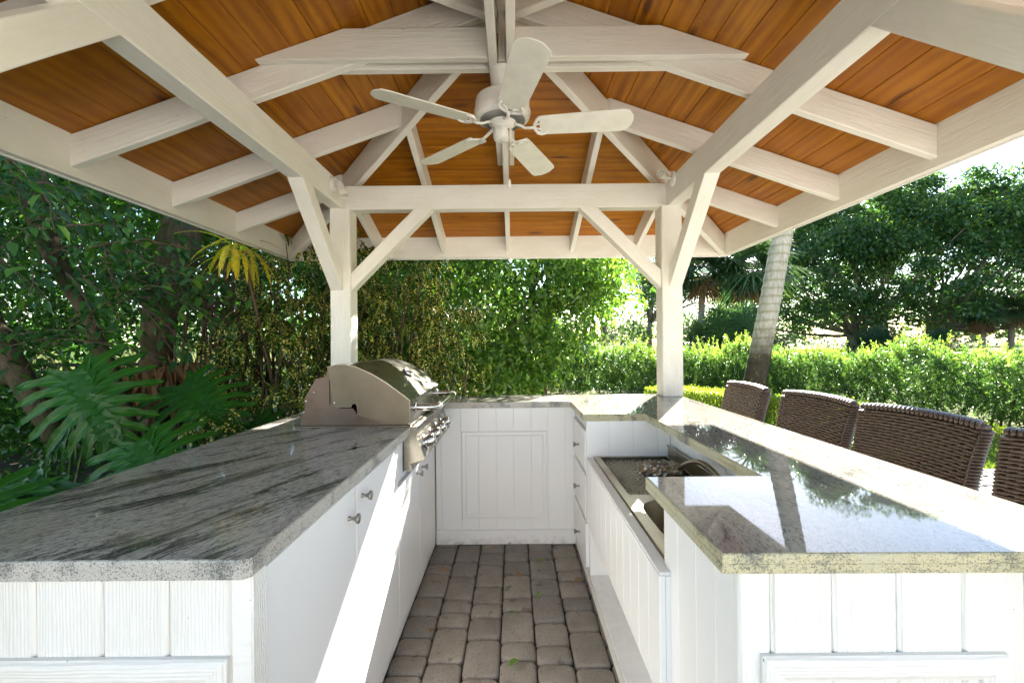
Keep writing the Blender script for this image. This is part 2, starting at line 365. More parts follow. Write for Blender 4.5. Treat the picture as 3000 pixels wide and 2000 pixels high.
def beam(name, a, b, w, h, parent, up=(0, 0, 1), mat='white_rough', c=.004, sa=0., sb=0., ta=0., tb=0., wob=.0012):
    """bar from a to b on its centre line; local x runs along the grain; ends sheared by local z (sa, sb) or y (ta, tb)"""
    mw, L = frame(Vector(a), Vector(b), up); _bn[0] += 1; rr = random.Random(_bn[0])
    n = max(2, min(10, int(L/.22)+1)); vs = []
    ring = [(-w/2, -h/2+c), (-w/2+c, -h/2), (w/2-c, -h/2), (w/2, -h/2+c), (w/2, h/2-c), (w/2-c, h/2), (-w/2+c, h/2), (-w/2, h/2-c)]
    for i in range(n):
        t = i/(n-1); dy = rr.uniform(-wob, wob); dz = rr.uniform(-wob, wob)
        for (y, z) in ring:
            x = L*t+(1-t)*(sa*z+ta*y)+t*(sb*z+tb*y)
            vs.append((x, y+dy+rr.uniform(-wob, wob)*.3, z+dz))
    fs = [(i*8+j, (i+1)*8+j, (i+1)*8+(j+1) % 8, i*8+(j+1) % 8) for i in range(n-1) for j in range(8)]
    fs += [tuple(range(8)), tuple((n-1)*8+j for j in range(7, -1, -1))]
    return link(name, nmesh(name, vs, fs, mat), parent, mw)
def npmesh(name, verts, tris, mat, tint=None, smooth=False):
    me = bpy.data.meshes.new(name); nv, nt = len(verts), len(tris)
    me.vertices.add(nv); me.vertices.foreach_set('co', np.asarray(verts, np.float32).ravel())
    me.loops.add(nt*3); me.loops.foreach_set('vertex_index', np.asarray(tris, np.int32).ravel())
    me.polygons.add(nt); me.polygons.foreach_set('loop_start', np.arange(0, nt*3, 3, dtype=np.int32))
    me.polygons.foreach_set('loop_total', np.full(nt, 3, np.int32))
    if smooth: me.polygons.foreach_set('use_smooth', np.ones(nt, bool))
    me.materials.append(M[mat])
    if tint is not None:
        a = me.attributes.new('tint', 'FLOAT', 'POINT'); a.data.foreach_set('value', np.asarray(tint, np.float32))
    me.update(calc_edges=True); return me
def unit(a): return a/np.maximum(np.linalg.norm(a, axis=-1, keepdims=True), 1e-9)
def leaf_arrays(P, D, Nn, L, W, tint, big=False, droop=.18, fold=.22):
    P = np.asarray(P, float); D = unit(np.asarray(D, float)); S = unit(np.cross(D, Nn)); U = np.cross(S, D)
    L = np.broadcast_to(np.asarray(L, float).reshape(-1, 1) if np.ndim(L) else L, (len(P), 1)); W = np.broadcast_to(np.asarray(W, float).reshape(-1, 1) if np.ndim(W) else W, (len(P), 1))
    def pt(t, s, u): return P+D*L*t+S*W*s+U*(u*W-droop*L*t*t)
    if big:
        vs = [pt(0, 0, 0), pt(.28, .42, fold), pt(.28, -.42, fold), pt(.3, 0, 0), pt(.62, .40, fold), pt(.62, -.40, fold), pt(.62, 0, 0), pt(1, 0, 0)]
        T = [(0, 3, 1), (0, 2, 3), (1, 3, 6), (1, 6, 4), (3, 2, 5), (3, 5, 6), (4, 6, 7), (6, 5, 7)]
    else:
        vs = [pt(0, 0, 0), pt(.42, .5, fold), pt(.42, -.5, fold), pt(.5, 0, 0), pt(1, 0, 0)]
        T = [(0, 3, 1), (0, 2, 3), (1, 3, 4), (3, 2, 4)]
    k = len(vs); V = np.stack(vs, 1).reshape(-1, 3); n = len(P)
    F = (np.arange(n)[:, None, None]*k+np.array(T)[None]).reshape(-1, 3)
    return V, F, np.repeat(tint, k)
class Fol:
    def __init__(s): s.V = []; s.F = []; s.T = []; s.o = 0
    def add(s, V, F, T): s.V.append(V); s.F.append(F+s.o); s.T.append(T); s.o += len(V)
    def me(s, name, mat): return npmesh(name, np.concatenate(s.V), np.concatenate(s.F), mat, np.concatenate(s.T))
# ================================================================== SETTING: ground
def sheet(name, x0, x1, y0, y1, z, mat, n=1, relief=0, seed=0):
    xs = np.linspace(x0, x1, n+1); ys = np.linspace(y0, y1, n+1); rr = np.random.RandomState(seed)
    v = [(x, y, z+(rr.uniform(-relief, relief) if relief else 0)) for y in ys for x in xs]
    f = [(j*(n+1)+i, j*(n+1)+i+1, (j+1)*(n+1)+i+1, (j+1)*(n+1)+i) for j in range(n) for i in range(n)]
    return link(name, nmesh(name, v, f, mat, True), None, None, kind='structure')
sheet('ground', -350, 350, -60, 640, -.045, 'meadow')
sheet('garden_soil', -14, -1.26, -3, 9, -.030, 'soil', 60, .012)
pav = link('patio', nmesh('patio', [(-1.25, -3, -.022), (5.3, -3, -.022), (5.3, 4.35, -.022), (-1.25, 4.35, -.022)], [(0, 1, 2, 3)], 'sand'), None, None, kind='structure')
# pavers: three sizes, rounded, in columns that run away from the camera
def paver_mesh(w, l, seed):
    rr = random.Random(seed); g = G(); n = 0
    def ring(ins, z, cr):
        out = []; X, Y = w/2-ins, l/2-ins
        for (sx, sy) in ((1, 1), (-1, 1), (-1, -1), (1, -1)):
            a = [(X-cr, Y), (X-cr*.3, Y-cr*.3), (X, Y-cr)] if sx*sy < 0 else [(X, Y-cr), (X-cr*.3, Y-cr*.3), (X-cr, Y)]
            out += [(sx*p[0]+rr.uniform(-.0012, .0012), sy*p[1]+rr.uniform(-.0012, .0012), z+rr.uniform(-.0006, .0006)) for p in a]
        return out
    vs = ring(0, -.022, .018)+ring(0, -.010, .020)+ring(.0045, -.0025, .022)+ring(.013, .0008, .024)
    fs = [(k*12+i, k*12+(i+1) % 12, k*12+12+(i+1) % 12, k*12+12+i) for k in range(3) for i in range(12)]+[tuple(range(36, 48))]
    g.add(vs, fs); me = g.me('paver', 'paver', True)
    return me
SZ = (.107, .152, .217)
PM = {(s, k): paver_mesh(.1455, SZ[s]-.0060, s*10+k) for s in range(3) for k in range(3)}
rp = random.Random(11); rest = G(); i0 = -8
for ci in range(-6, 39):
    xc = -.327+.15*ci+.075-.15*2
    if xc < -1.2 or xc > 5.2: continue
    y = -1.2+rp.random()*.2; last = -1
    while y < 4.3:
        s = rp.choice([0, 1, 2]); s = (s+1) % 3 if s == last and rp.random() < .5 else s; last = s
        L = SZ[s]; yc = y+L/2; y += L
        if yc+L/2 > 4.34: continue
        vis = (-.66 < xc < .62 and 1.35 < yc < 2.86) or (3.35 < xc < 5.2 and yc > 3.3 and xc < 1.22*yc)
        mw = Matrix.Translation((xc+rp.uniform(-.0015, .0015), yc, rp.uniform(-.0015, .0015))) @ Matrix.Rotation(rp.uniform(-.012, .012)+math.pi*rp.choice((0, 1)), 4, 'Z') @ Matrix.Rotation(rp.uniform(-.006, .006), 4, 'X')
        if vis: link('paver', PM[(s, rp.randrange(3))], pav, mw)
        elif yc > -.3:
            me = PM[(s, 0)]; rest.add([mw @ v.co for v in me.vertices], [tuple(p.vertices) for p in me.polygons])
rest.ob('paving_field', 'paver', pav, None, True, kind='stuff')
# ================================================================== PAVILION
CYp, E_ = 2.01, 2.01
PT = .35; ZR = 2.135; ZD0 = 2.285
def zdeck(d): return ZD0+PT*(E_-d)
pv = thing('pavilion', (0, CYp, 0), 'white timber pavilion with stained wood ceiling over the outdoor kitchen', 'pavilion')
def SW(side, x, d, z):      # point at along-eave x, distance d from the centre toward side
    return {'R': (d, CYp+x, z), 'L': (-d, CYp-x, z), 'B': (-x, CYp+d, z), 'F': (x, CYp-d, z)}[side]
posts = [(-1.15, 3.03, .914), (1.14, 3.03, .914), (-1.15, .655, 0), (1.14, .655, 0)]
for px, py, pz in posts:
    beam('post', (px, py, pz+.0015), (px, py, 2.23), .14, .14, pv, up=(0, -1, 0), c=.006)
PZ0, PZ1 = 2.23, 2.40
for sx, xx in ((-1, -1.172), (1, 1.162)):
    beam('plate_beam', (xx, .40, (PZ0+PZ1)/2), (xx, 3.10, (PZ0+PZ1)/2), .09, PZ1-PZ0, pv)
for yy in (.64, 3.035):
    beam('plate_beam', (-1.125, yy, (PZ0+PZ1)/2-.002), (1.115, yy, (PZ0+PZ1)/2-.002), .09, PZ1-PZ0-.003, pv)
# stub of the post that carries the plates up to the hip
def brace(p, q, up):         # 45 degree brace, plumb cut below, level cut above
    a, b = Vector(p), Vector(q); beam('brace', a, b, .088, .088, pv, up=up, sa=1, sb=-1, c=.003)
o45 = .088/2*math.sqrt(2)
for (px, py, sgn) in ((-1.08, 3.03, 1), (1.07, 3.03, -1)):
    q = .50; zc = 2.23
    brace((px, py, zc-q-.0), (px+sgn*(q+.0), py, zc), (0, 0, 1))
for (px, y0, sgn) in ((-1.172, 2.96, -1), (1.162, 2.96, -1), (-1.172, .725, 1), (1.162, .725, 1)):
    q = .50; brace((px, y0, 2.23-q), (px, y0+sgn*q, 2.23), (0, 0, 1))
# rafters
th = math.atan(PT); hv = .15; hp = hv*math.cos(th)
for side in 'LRBF':
    for k in range(-2, 3):
        x = k*.597; d1 = abs(x)+.028 if k else .022
        za, zb = ZR+hv/2-.0015, ZR+hv/2-.0015+PT*(E_-.001-d1)
        sg = {'tb': 0}
        tb = (1 if x > 0 else -1)/math.cos(th) if k else 0
        tb *= -1
        beam('rafter', SW(side, x, E_-.001, za), SW(side, x, d1, zb), .040, hp, pv, sa=math.tan(th), sb=math.tan(th), tb=tb)
thh = math.atan(PT/math.sqrt(2)); hh = .185
for sx in (-1, 1):
    for sy in (-1, 1):
        a = Vector((sx*(E_-.004), CYp+sy*(E_-.004), zdeck(E_)-hh/2-.012)); b = Vector((sx*.035, CYp+sy*.035, zdeck(.035)-hh/2-.012))
        beam('hip_rafter', a, b, .045, hh*math.cos(thh), pv, sa=math.tan(thh), sb=math.tan(thh), c=.004)
# collar ties, two by two, clasping the middle rafters
for (o, ax) in ((-.040, 'x'), (.040, 'x'), (-.041, 'y'), (.041, 'y')):
    zb = 2.592 if ax == 'x' else 2.585; h = .14; le = 1.125; lt = E_-(zb+h-ZD0)/PT-.012
    prof = [(-le, 0), (le, 0), (le, .006), (lt, h), (-lt, h), (-le, .006)]
    segs = [(-1, 1)] if ax == 'y' else [(-1, 0), (0, 1)]
    for s0, s1 in segs:
        if ax == 'y': pr = prof
        elif s0 < 0: pr = [(-le, 0), (-.062, 0), (-.062, h), (-lt, h), (-le, .006)]
        else: pr = [(.062, 0), (le, 0), (le, .006), (lt, h), (.062, h)]
        g = G(); g.prism([(p[0], p[1]) for p in pr], 'y', -.019, .019)
        mw = Matrix.Translation((0, CYp+o, zb)) if ax == 'x' else Matrix.Translation((o, CYp, zb)) @ Matrix.Rotation(math.pi/2, 4, 'Z')
        ob = g.ob('collar_tie', 'white_rough', pv, mw)
        bv = ob.modifiers.new('bevel', 'BEVEL'); bv.width = .003; bv.segments = 1; bv.limit_method = 'ANGLE'
beam('king_post', (0, CYp, 2.60), (0, CYp, 2.90), .036, .036, pv, up=(0, -1, 0))
g = G(); g.lathe([(.0065, 0), (.0060, .002), (.003, .003), (0, .0032)], 10); BOLT = g.me('bolt_head', 'fan_white', True)
def bolt(p, n): link('bolt_head', BOLT, pv, Matrix.Translation(p) @ Vector(n).to_track_quat('Z', 'Y').to_matrix().to_4x4())
for sx, xx in ((-1, -1.127), (1, 1.117)):
    for dz in (-.030, .030): bolt((xx, 2.985, 2.315+dz), (-sx, 0, 0))
for (x, z) in ((-1.02, 1.77), (-.64, 2.15), (1.01, 1.77), (.63, 2.15)): bolt((x, 3.03-.0443, z), (0, -1, 0))
# fascia and drip edge
for side in 'LRBF':
    g = G(); zt = zdeck(E_)+.03; zb = ZR-.043
    vs = []
    for d in (E_, E_+.038):
        for z in (zb, zt): vs += [SW(side, -d, d, z), SW(side, d, d, z)]
    # local frame so the grain runs along the board
    a, b = Vector(SW(side, -E_-.019, E_+.019, (zb+zt)/2)), Vector(SW(side, E_+.019, E_+.019, (zb+zt)/2))
    mw, L = frame(a, b, (0, 0, 1)); inv = mw.inverted()
    g.add([inv @ Vector(v) for v in vs], [(0, 1, 3, 2), (4, 6, 7, 5), (0, 4, 5, 1), (2, 3, 7, 6), (0, 2, 6, 4), (1, 5, 7, 3)])
    g.ob('fascia', 'white_rough', pv, mw)
    vs = []
    for d in (E_+.0385, E_+.052):
        for z in (zb-.006, zb+.055): vs += [SW(side, -d, d, z), SW(side, d, d, z)]
    g = G(); g.add([inv @ Vector(v) for v in vs], [(0, 1, 3, 2), (4, 6, 7, 5), (0, 4, 5, 1), (2, 3, 7, 6), (0, 2, 6, 4), (1, 5, 7, 3)])
    g.ob('drip_edge', 'white_smooth', pv, mw)
# tongue and groove planks of the ceiling
step = .1235*math.cos(th)
for side in 'LRBF':
    d = E_-.0005; rr = random.Random(ord(side))
    while d > .03:
        d1 = max(d-step, .004); c = math.cos(th)
        o0 = Vector(SW(side, 0, d, zdeck(d)+rr.uniform(0, .0012)))
        up = Vector(SW(side, 0, d1, zdeck(d1)))-Vector(SW(side, 0, d, zdeck(d))); W = up.length; upn = up.normalized()
        xd = (Vector(SW(side, 1, d, 0))-Vector(SW(side, 0, d, 0))).normalized(); zn = xd.cross(upn)
        if zn.z < 0: xd = -xd; zn = xd.cross(upn)
        mw = Matrix(((xd.x, upn.x, zn.x, o0.x), (xd.y, upn.y, zn.y, o0.y), (xd.z, upn.z, zn.z, o0.z), (0, 0, 0, 1)))
        cs = [(.0007, .0035), (.0045, 0), (W-.0045, 0), (W-.0007, .0035), (W-.0009, .018), (.0009, .018)]
        vs = []
        for sgn in (-1, 1):
            for (y, z) in cs: vs.append((sgn*(max(d-y*c, .001)-.0015), y, z))
        g = G(); g.add(vs, [tuple(range(5, -1, -1)), tuple(range(6, 12))]+[(i, (i+1) % 6, 6+(i+1) % 6, 6+i) for i in range(6)])
        g.ob('plank', 'wood', pv, mw); d = d1
# shingled roof skin
g = G(); D = E_+.075
for k, (z0, dd) in enumerate([(.020, 0), (.045, 0)]):
    g.add([(-D, CYp-D, zdeck(D)+z0), (D, CYp-D, zdeck(D)+z0), (D, CYp+D, zdeck(D)+z0), (-D, CYp+D, zdeck(D)+z0), (0, CYp, zdeck(0)+z0)], [(0, 1, 4), (1, 2, 4), (2, 3, 4), (3, 0, 4)])
g.add([], []); g.f += [(0, 1, 6, 5), (1, 2, 7, 6), (2, 3, 8, 7), (3, 0, 5, 8)]; g.m += [0]*4
g.ob('roof_covering', 'shingle', pv)
# ================================================================== COUNTERS
def offset(poly, d):
    n = len(poly); out = []
    for i in range(n):
        p0, p1, p2 = Vector(poly[i-1]), Vector(poly[i]), Vector(poly[(i+1) % n])
        e1 = (p1-p0).normalized(); e2 = (p2-p1).normalized(); n1 = Vector((-e1.y, e1.x)); n2 = Vector((-e2.y, e2.x))
        b = (n1+n2); b = b/(1+n1.dot(n2)); out.append(p1+b*d)
    return out
def slab(name, poly, z0, z1, top, edge, parent, lam=True):
    """granite slab, counter-clockwise outline, two laminated layers with an eased edge"""
    zm = (z0+z1)/2; c = .004
    lv = [(0+c, z0), (0, z0+c*.6)]+([(0, zm-.0012), (.0010, zm), (0, zm+.0012)] if lam else [])+[(0, z1-c), (c*.3, z1-c*.3), (c, z1)]
    n = len(poly); g = G(); vs = []
    for d, z in lv: vs += [(p.x, p.y, z) for p in offset(poly, d)]
    fs = [(k*n+i, k*n+(i+1) % n, (k+1)*n+(i+1) % n, (k+1)*n+i) for k in range(len(lv)-1) for i in range(n)]
    g.add(vs, fs, 1); o = (len(lv)-1)*n; g.f.append(tuple(range(o, o+n))); g.m.append(0); g.f.append(tuple(range(n-1, -1, -1))); g.m.append(1)
    return g.ob(name, [top, edge], parent)
Z0, Z1 = .876, .914
def board_face(parent, axis, edges, z0, z1, face, thick, sgn, mat='white_panel', name='board'):
    """vertical boards with v joints; axis 'x': face at y=face looking sgn*y ; axis 'y': face at x=face looking sgn*x"""
    q = 1. if mat == 'white_panel' else .4
    for a, b in zip(edges[:-1], edges[1:]):
        w = b-a; c = .0065*q; t = thick; h = z1-z0; rr = random.Random(int(a*1e4))
        fz = rr.uniform(0, .0012)*q; e_ = .0005*q
        # local: x up the board (grain), y across, z outward
        cs = [(e_, 0), (w-e_, 0), (w-e_, t-.005*q), (w-c, t+fz), (c, t+fz), (e_, t-.005*q)]
        g = G(); g.prism(cs, 'x', 0, h)
        if axis == 'x':
            O = Vector((a, face-sgn*t, z0)); yv = Vector((1, 0, 0)); zv = Vector((0, sgn, 0))
        else:
            O = Vector((face-sgn*t, a, z0)); yv = Vector((0, 1, 0)); zv = Vector((sgn, 0, 0))
        xv = Vector((0, 0, 1))
        mw = Matrix(((xv.x, yv.x, zv.x, O.x), (xv.y, yv.y, zv.y, O.y), (xv.z, yv.z, zv.z, O.z), (0, 0, 0, 1)))
        g.ob(name, mat, parent, mw)
def picture_frame(parent, axis, a, b, z0, z1, face, w, t, sgn, mat='white_panel', name='panel_moulding'):
    """four mitred mouldings; each one a part"""
    def P(u, z, o): return (u, face+sgn*o, z) if axis == 'x' else (face+sgn*o, u, z)
    for (p, q, r, s) in (((a, z1), (b, z1), (b-w, z1-w), (a+w, z1-w)), ((b, z1), (b, z0), (b-w, z0+w), (b-w, z1-w)), ((b, z0), (a, z0), (a+w, z0+w), (b-w, z0+w)), ((a, z0), (a, z1), (a+w, z1-w), (a+w, z0+w))):
        g = G(); e = .12
        def I(k, f): 
            A, B = (p, s) if k == 0 else (q, r)
            return (A[0]+(B[0]-A[0])*f, A[1]+(B[1]-A[1])*f)
        prof = [(0, 0), (0, t*.55), (.12, t*.9), (.22, t), (.72, t), (.86, t*.7), (1, t*.45), (1, 0)]
        n = len(prof); vs = []
        L = math.hypot(q[0]-p[0], q[1]-p[1])
        A3, B3 = Vector(P(*I(0, 0), 0)), Vector(P(*I(1, 0), 0)); mw, _ = frame(A3, B3, P(0, 0, 1) if False else ((0, sgn, 0) if axis == 'x' else (sgn, 0, 0))); inv = mw.inverted()
        for k in (0, 1):
            for f, o in prof: vs.append(inv @ Vector(P(*I(k, f), o)))
        g.add(vs, [tuple(range(n)), tuple(range(2*n-1, n-1, -1))]+[(i, n+i, n+(i+1) % n, (i+1) % n) for i in range(n)])
        g.ob(name, mat, parent, mw)
def knob(parent, p, direction, name='knob', r=.0155, L=.034):
    prof = [(.0085, 0), (.0065, .003), (.0050, .008), (.0052, .014), (.009, .021), (r*.97, .0255), (r, .029), (r*.96, .0325), (r*.6, L), (0, L+.0005)]
    q = Vector(direction).to_track_quat('Z', 'Y').to_matrix().to_4x4(); g = G(); g.lathe(prof, 20)
    return g.ob(name, 'nickel', parent, Matrix.Translation(p) @ q, True)
# ---- left run
lc = thing('left_counter', (-.8, 1.9, 0), 'left kitchen run with dark streaked grey granite top and flat white doors', 'counter')
slab('countertop', [(-1.16, .765), (-.4465, .765), (-.435, .777), (-.435, 3.12), (-1.16, 3.12)], Z0, Z1, 'granite_left', 'edge_grey', lc)
g = G(); g.box(-1.10, -.487, .812, 1.966, .0, .8755); g.box(-1.10, -.487, 1.966, 2.775, 0, .69); g.box(-1.10, -.487, 2.775, 3.09, 0, .8755)
g.ob('carcass', 'white_smooth', lc)
board_face(lc, 'x', [-1.105, -.971, -.849, -.724, -.602, -.4845], .02, Z0-.001, .792, .020, -1)
gg = G(); gg.box(-.484, -.444, .790, .838, 0, .8755, .003); gg.ob('corner_trim', 'white_panel', lc)
picture_frame(lc, 'x', -1.06, -.488, .18, .725, .7915, .048, .016, -1)
def door(y0, y1, z0, z1, ky, kz, parent=lc, name='door'):
    g = G(); g.box(-.484, -.466, y0, y1, z0, z1, .0015); d = g.ob(name, 'white_smooth', parent)
    knob(d, (-.466, ky, kz), (1, 0, 0)); return d
door(.845, 1.366, .04, .846, 1.310, .765); door(1.378, 1.868, .04, .843, 1.425, .795)
door(1.884, 2.290, .04, .668, 2.225, .625); door(2.298, 2.735, .04, .668, 2.352, .622)
g = G(); g.box(-.484, -.474, .838, 2.79, .0, .036); g.ob('toe_board', 'white_smooth', lc)
g = G(); g.box(-.484, -.470, 1.872, 1.966, .69, .872, .002); g.ob('filler_strip', 'white_smooth', lc)
g = G(); g.box(-.4845, -.478, .84, 1.87, .848, .8755); g.ob('top_rail', 'white_smooth', lc)
# ---- back run
bc = thing('back_counter', (0, 2.95, 0), 'back kitchen run with beadboard panel and framed access door under grey granite', 'counter')
slab('countertop', [(-.4335, 2.765), (.4035, 2.765), (.4035, 3.12), (-.4335, 3.12)], Z0, Z1, 'granite_back', 'edge_grey', bc)
board_face(bc, 'x', [-.470, -.434, -.304, -.191, -.077, .037, .150, .261, .374, .4385], .088, Z0-.001, 2.79, .02, -1, 'white_smooth')
picture_frame(bc, 'x', -.301, .251, .160, .722, 2.7895, .030, .010, -1, 'white_smooth', 'door_frame')
g = G(); g.box(-.468, .440, 2.768, 2.789, 0, .090, .003); g.ob('baseboard', 'white_smooth', bc)
g = G(); g.box(-.47, .44, 2.811, 3.09, 0, .8755); g.ob('carcass', 'white_smooth', bc)
# ---- right run and bar
rc = thing('right_counter', (.85, 1.9, 0), 'right kitchen run and bar with glossy cream grey granite and sink recess', 'counter')
slab('countertop', [(.405, 3.12), (.405, 2.272), (.730, 2.272), (.735, 1.216), (.410, 1.216), (.410, .772), (1.200, .765), (1.205, 3.12)][::1], Z0, Z1, 'granite_right', 'edge_cream', rc)
# drawers
g = G(); g.box(.4405, .86, 2.302, 3.09, 0, .8755); g.ob('drawer_carcass', 'white_smooth', rc)
for z0, z1, kz in ((.602, .815, .695), (.348, .578, .452), (.084, .318, .185)):
    g = G(); g.box(.420, .440, 2.318, 2.762, z0, z1, .0015); d = g.ob('drawer', 'white_smooth', rc); knob(d, (.420, 2.53, kz), (-1, 0, 0), r=.0145, L=.03)
# wall above the sink and bar wall
board_face(rc, 'x', [.424, .545, .675, .805, .868], .684, Z0-.001, 2.2815, .019, -1, 'white_smooth')
board_face(rc, 'y', [1.217, 1.33, 1.45, 1.57, 1.69, 1.81, 1.93, 2.05, 2.17, 2.281], .690, Z0-.001, .869, .020, -1, 'white_smooth')
g = G(); g.box(.870, .955, 1.205, 3.09, 0, .8755); g.ob('bar_wall', 'white_panel', rc)
board_face(rc, 'y', [.80+.12*i for i in range(20)], .02, Z0-.001, .976, .020, 1)
# apron in front of the sink
board_face(rc, 'y', [1.14+.0951*i for i in range(13)], .345, .6745, .420, .016, -1, 'white_smooth')
g = G(); g.box(.421, .458, 1.14, 2.281, .675, .684, .002); g.ob('apron_cap', 'white_smooth', rc)
g = G(); g.box(.437, .451, 1.14, 2.281, .30, .674); g.box(.451, .86, 1.19, 2.30, .30, .34); g.ob('apron_back', 'white_smooth', rc)
# open toe space with a ledge
g = G(); g.box(.440, .548, 1.12, 2.30, .0, .052, .002); g.ob('ledge', 'white_smooth', rc)
g = G(); g.box(.548, .566, 1.12, 2.30, .0, .300); g.ob('recess_back', 'white_smooth', rc)
g = G(); g.box(.432, .4395, 1.12, 2.762, .0, .046); g.ob('toe_board', 'white_panel', rc)
# near block
g = G(); g.box(.470, .957, .812, 1.185, 0, .8755); g.ob('near_carcass', 'white_smooth', rc)
board_face(rc, 'y', [.812, .885, .98, 1.09, 1.187], .02, Z0-.001, .450, .020, -1, 'white_smooth')
board_face(rc, 'x', [.449, .509, .623, .742, .862, .977], .02, Z0-.001, .792, .020, -1)
picture_frame(rc, 'x', .487, .933, .18, .722, .7915, .046, .015, -1)
# ================================================================== SINK
sk = thing('sink', (.65, 1.75, .687), 'long stainless drainboard sink set low between counter blocks', 'sink')
zs = .687
g = G(); x0, x1, y0, y1 = .459, .845, 1.19, 2.279
bx0, bx1, by0, by1 = .505, .79, 1.28, 1.655; dx0, dx1, dy0, dy1 = .492, .835, 1.71, 2.262
g.box(x0, dx0, y0, y1, zs-.010, zs+.004, .002); g.box(dx1, x1, y0, y1, zs-.010, zs+.004, .002)
g.box(dx0, dx1, dy1, y1, zs-.010, zs+.003); g.box(dx0, dx1, by1, dy0, zs-.012, zs+.001); g.box(dx0, dx1, y0, by0, zs-.012, zs+.001)
g.box(dx0, bx0, by0, by1, zs-.012, zs+.0008); g.box(bx1, dx1, by0, by1, zs-.012, zs+.0008)
g.ob('sink_rim', 'sink_steel', sk)
# bowl: rounded rectangle lathe like shell
def rrect(x0, x1, y0, y1, r, n=5):
    out = []
    for (cx, cy, a0) in ((x1-r, y1-r, 0), (x0+r, y1-r, 90), (x0+r, y0+r, 180), (x1-r, y0+r, 270)):
        for i in range(n+1): a = R(a0+90*i/n); out.append((cx+r*math.cos(a), cy+r*math.sin(a)))
    return out
vs = []; lev = [(0, 0, .10), (.004, -.006, .10), (.012, -.10, .09), (.03, -.15, .08), (.07, -.165, .06)]
for ins, z, r in lev: vs += [(x, y, zs+z) for x, y in rrect(bx0+ins, bx1-ins, by0+ins, by1-ins, r)]
n = 24; g = G(); g.add(vs, [(k*n+i, (k+1)*n+i, (k+1)*n+(i+1) % n, k*n+(i+1) % n) for k in range(len(lev)-1) for i in range(n)]+[tuple(range(4*n, 5*n))])
cs = rrect(bx0, bx1, by0, by1, .10); sq = []
for x, y in cs:     # corner infill between the rounded bowl and its square cut-out
    sq.append((x, y, zs+.0005))
for (cx, cy), idx in (((bx1, by1), range(0, 6)), ((bx0, by1), range(6, 12)), ((bx0, by0), range(12, 18)), ((bx1, by0), range(18, 24))):
    g.add([(cx, cy, zs+.0005)]+[(cs[i][0], cs[i][1], zs+.0005) for i in idx], [(0, j+1, j) for j in range(1, 6)])
g.ob('basin', 'sink_steel', sk, None, True)
g = G(); g.lathe([(.045, 0), (.045, .003), (.035, .004), (.03, .001), (0, .001)], 20); g.ob('drain', 'chrome', sk, Matrix.Translation((.65, 1.47, zs-.1645)), True)
# drainboard pan with rows of raised bars
g = G(); g.box(dx0, dx1, dy0, dy1, zs-.030, zs-.026)
g.add([(dx0, dy0, zs), (dx0, dy1, zs), (dx0, dy1, zs-.026), (dx0, dy0, zs-.026)], [(0, 1, 2, 3)]); g.add([(dx1, dy0, zs), (dx1, dy1, zs), (dx1, dy1, zs-.026), (dx1, dy0, zs-.026)], [(0, 3, 2, 1)])
g.add([(dx0, dy1, zs), (dx1, dy1, zs), (dx1, dy1, zs-.026), (dx0, dy1, zs-.026)], [(0, 1, 2, 3)]); g.add([(dx0, dy0, zs), (dx1, dy0, zs), (dx1, dy0, zs-.026), (dx0, dy0, zs-.026)], [(0, 3, 2, 1)])
g.ob('drainboard_pan', 'sink_steel', sk)
g = G(); nx = 21
for i in range(nx):
    xx = dx0+.008+(dx1-dx0-.016)*i/(nx-1); o = (i % 2)*.021
    y = dy0+.006+o
    while y < dy1-.03:
        g.add([(xx-.0046, y, zs-.013), (xx+.0046, y, zs-.013), (xx+.0046, y+.034, zs-.013), (xx-.0046, y+.034, zs-.013), (xx, y+.003, zs-.0075), (xx, y+.031, zs-.0075)],
              [(0, 1, 4), (1, 2, 5, 4), (2, 3, 5), (3, 0, 4, 5), (0, 3, 2, 1)]); y += .042
for y in np.arange(dy0+.004, dy1, .042): g.box(dx0+.001, dx1-.001, y, y+.004, zs-.018, zs-.014)
for i in range(nx-1):
    xx = dx0+.017+(dx1-dx0-.016)*i/(nx-1); g.box(xx-.0022, xx+.0022, dy1-.016, dy1-.008, zs-.012, zs-.001)
g.ob('drain_grid', 'sink_steel', sk, None, False, kind='stuff')
g = G(); g.box(.846, .8485, y0, 2.2615, zs, zs+.066, .0008); g.box(.838, .8455, y0, 2.2615, zs+.062, zs+.066); g.ob('backsplash', 'sink_steel', sk)
fa = thing('faucet', (.82, 1.72, zs), 'curved steel faucet arching over the low sink', 'faucet')
g = G(); pts = [(.825, 1.55, zs)]+[(.825, 1.55, zs+.03*i) for i in range(1, 3)]
arc = [(.822-.010*i/10*1-.03*(i/10)**2, 1.56+.38*i/10, zs+.035+.075*math.sin(math.pi*min(1, i/10*1.02))**.8+.0*i) for i in range(0, 11)]
g.tube(arc, .0105, 12); g.ob('spout', 'sink_steel', fa, None, True)
g = G(); g.lathe([(.026, 0), (.026, .006), (.018, .012), (.015, .045), (.012, .05), (0, .051)], 20, Matrix.Translation((.822, 1.56, zs+.004))); g.ob('faucet_base', 'chrome', fa, None, True)
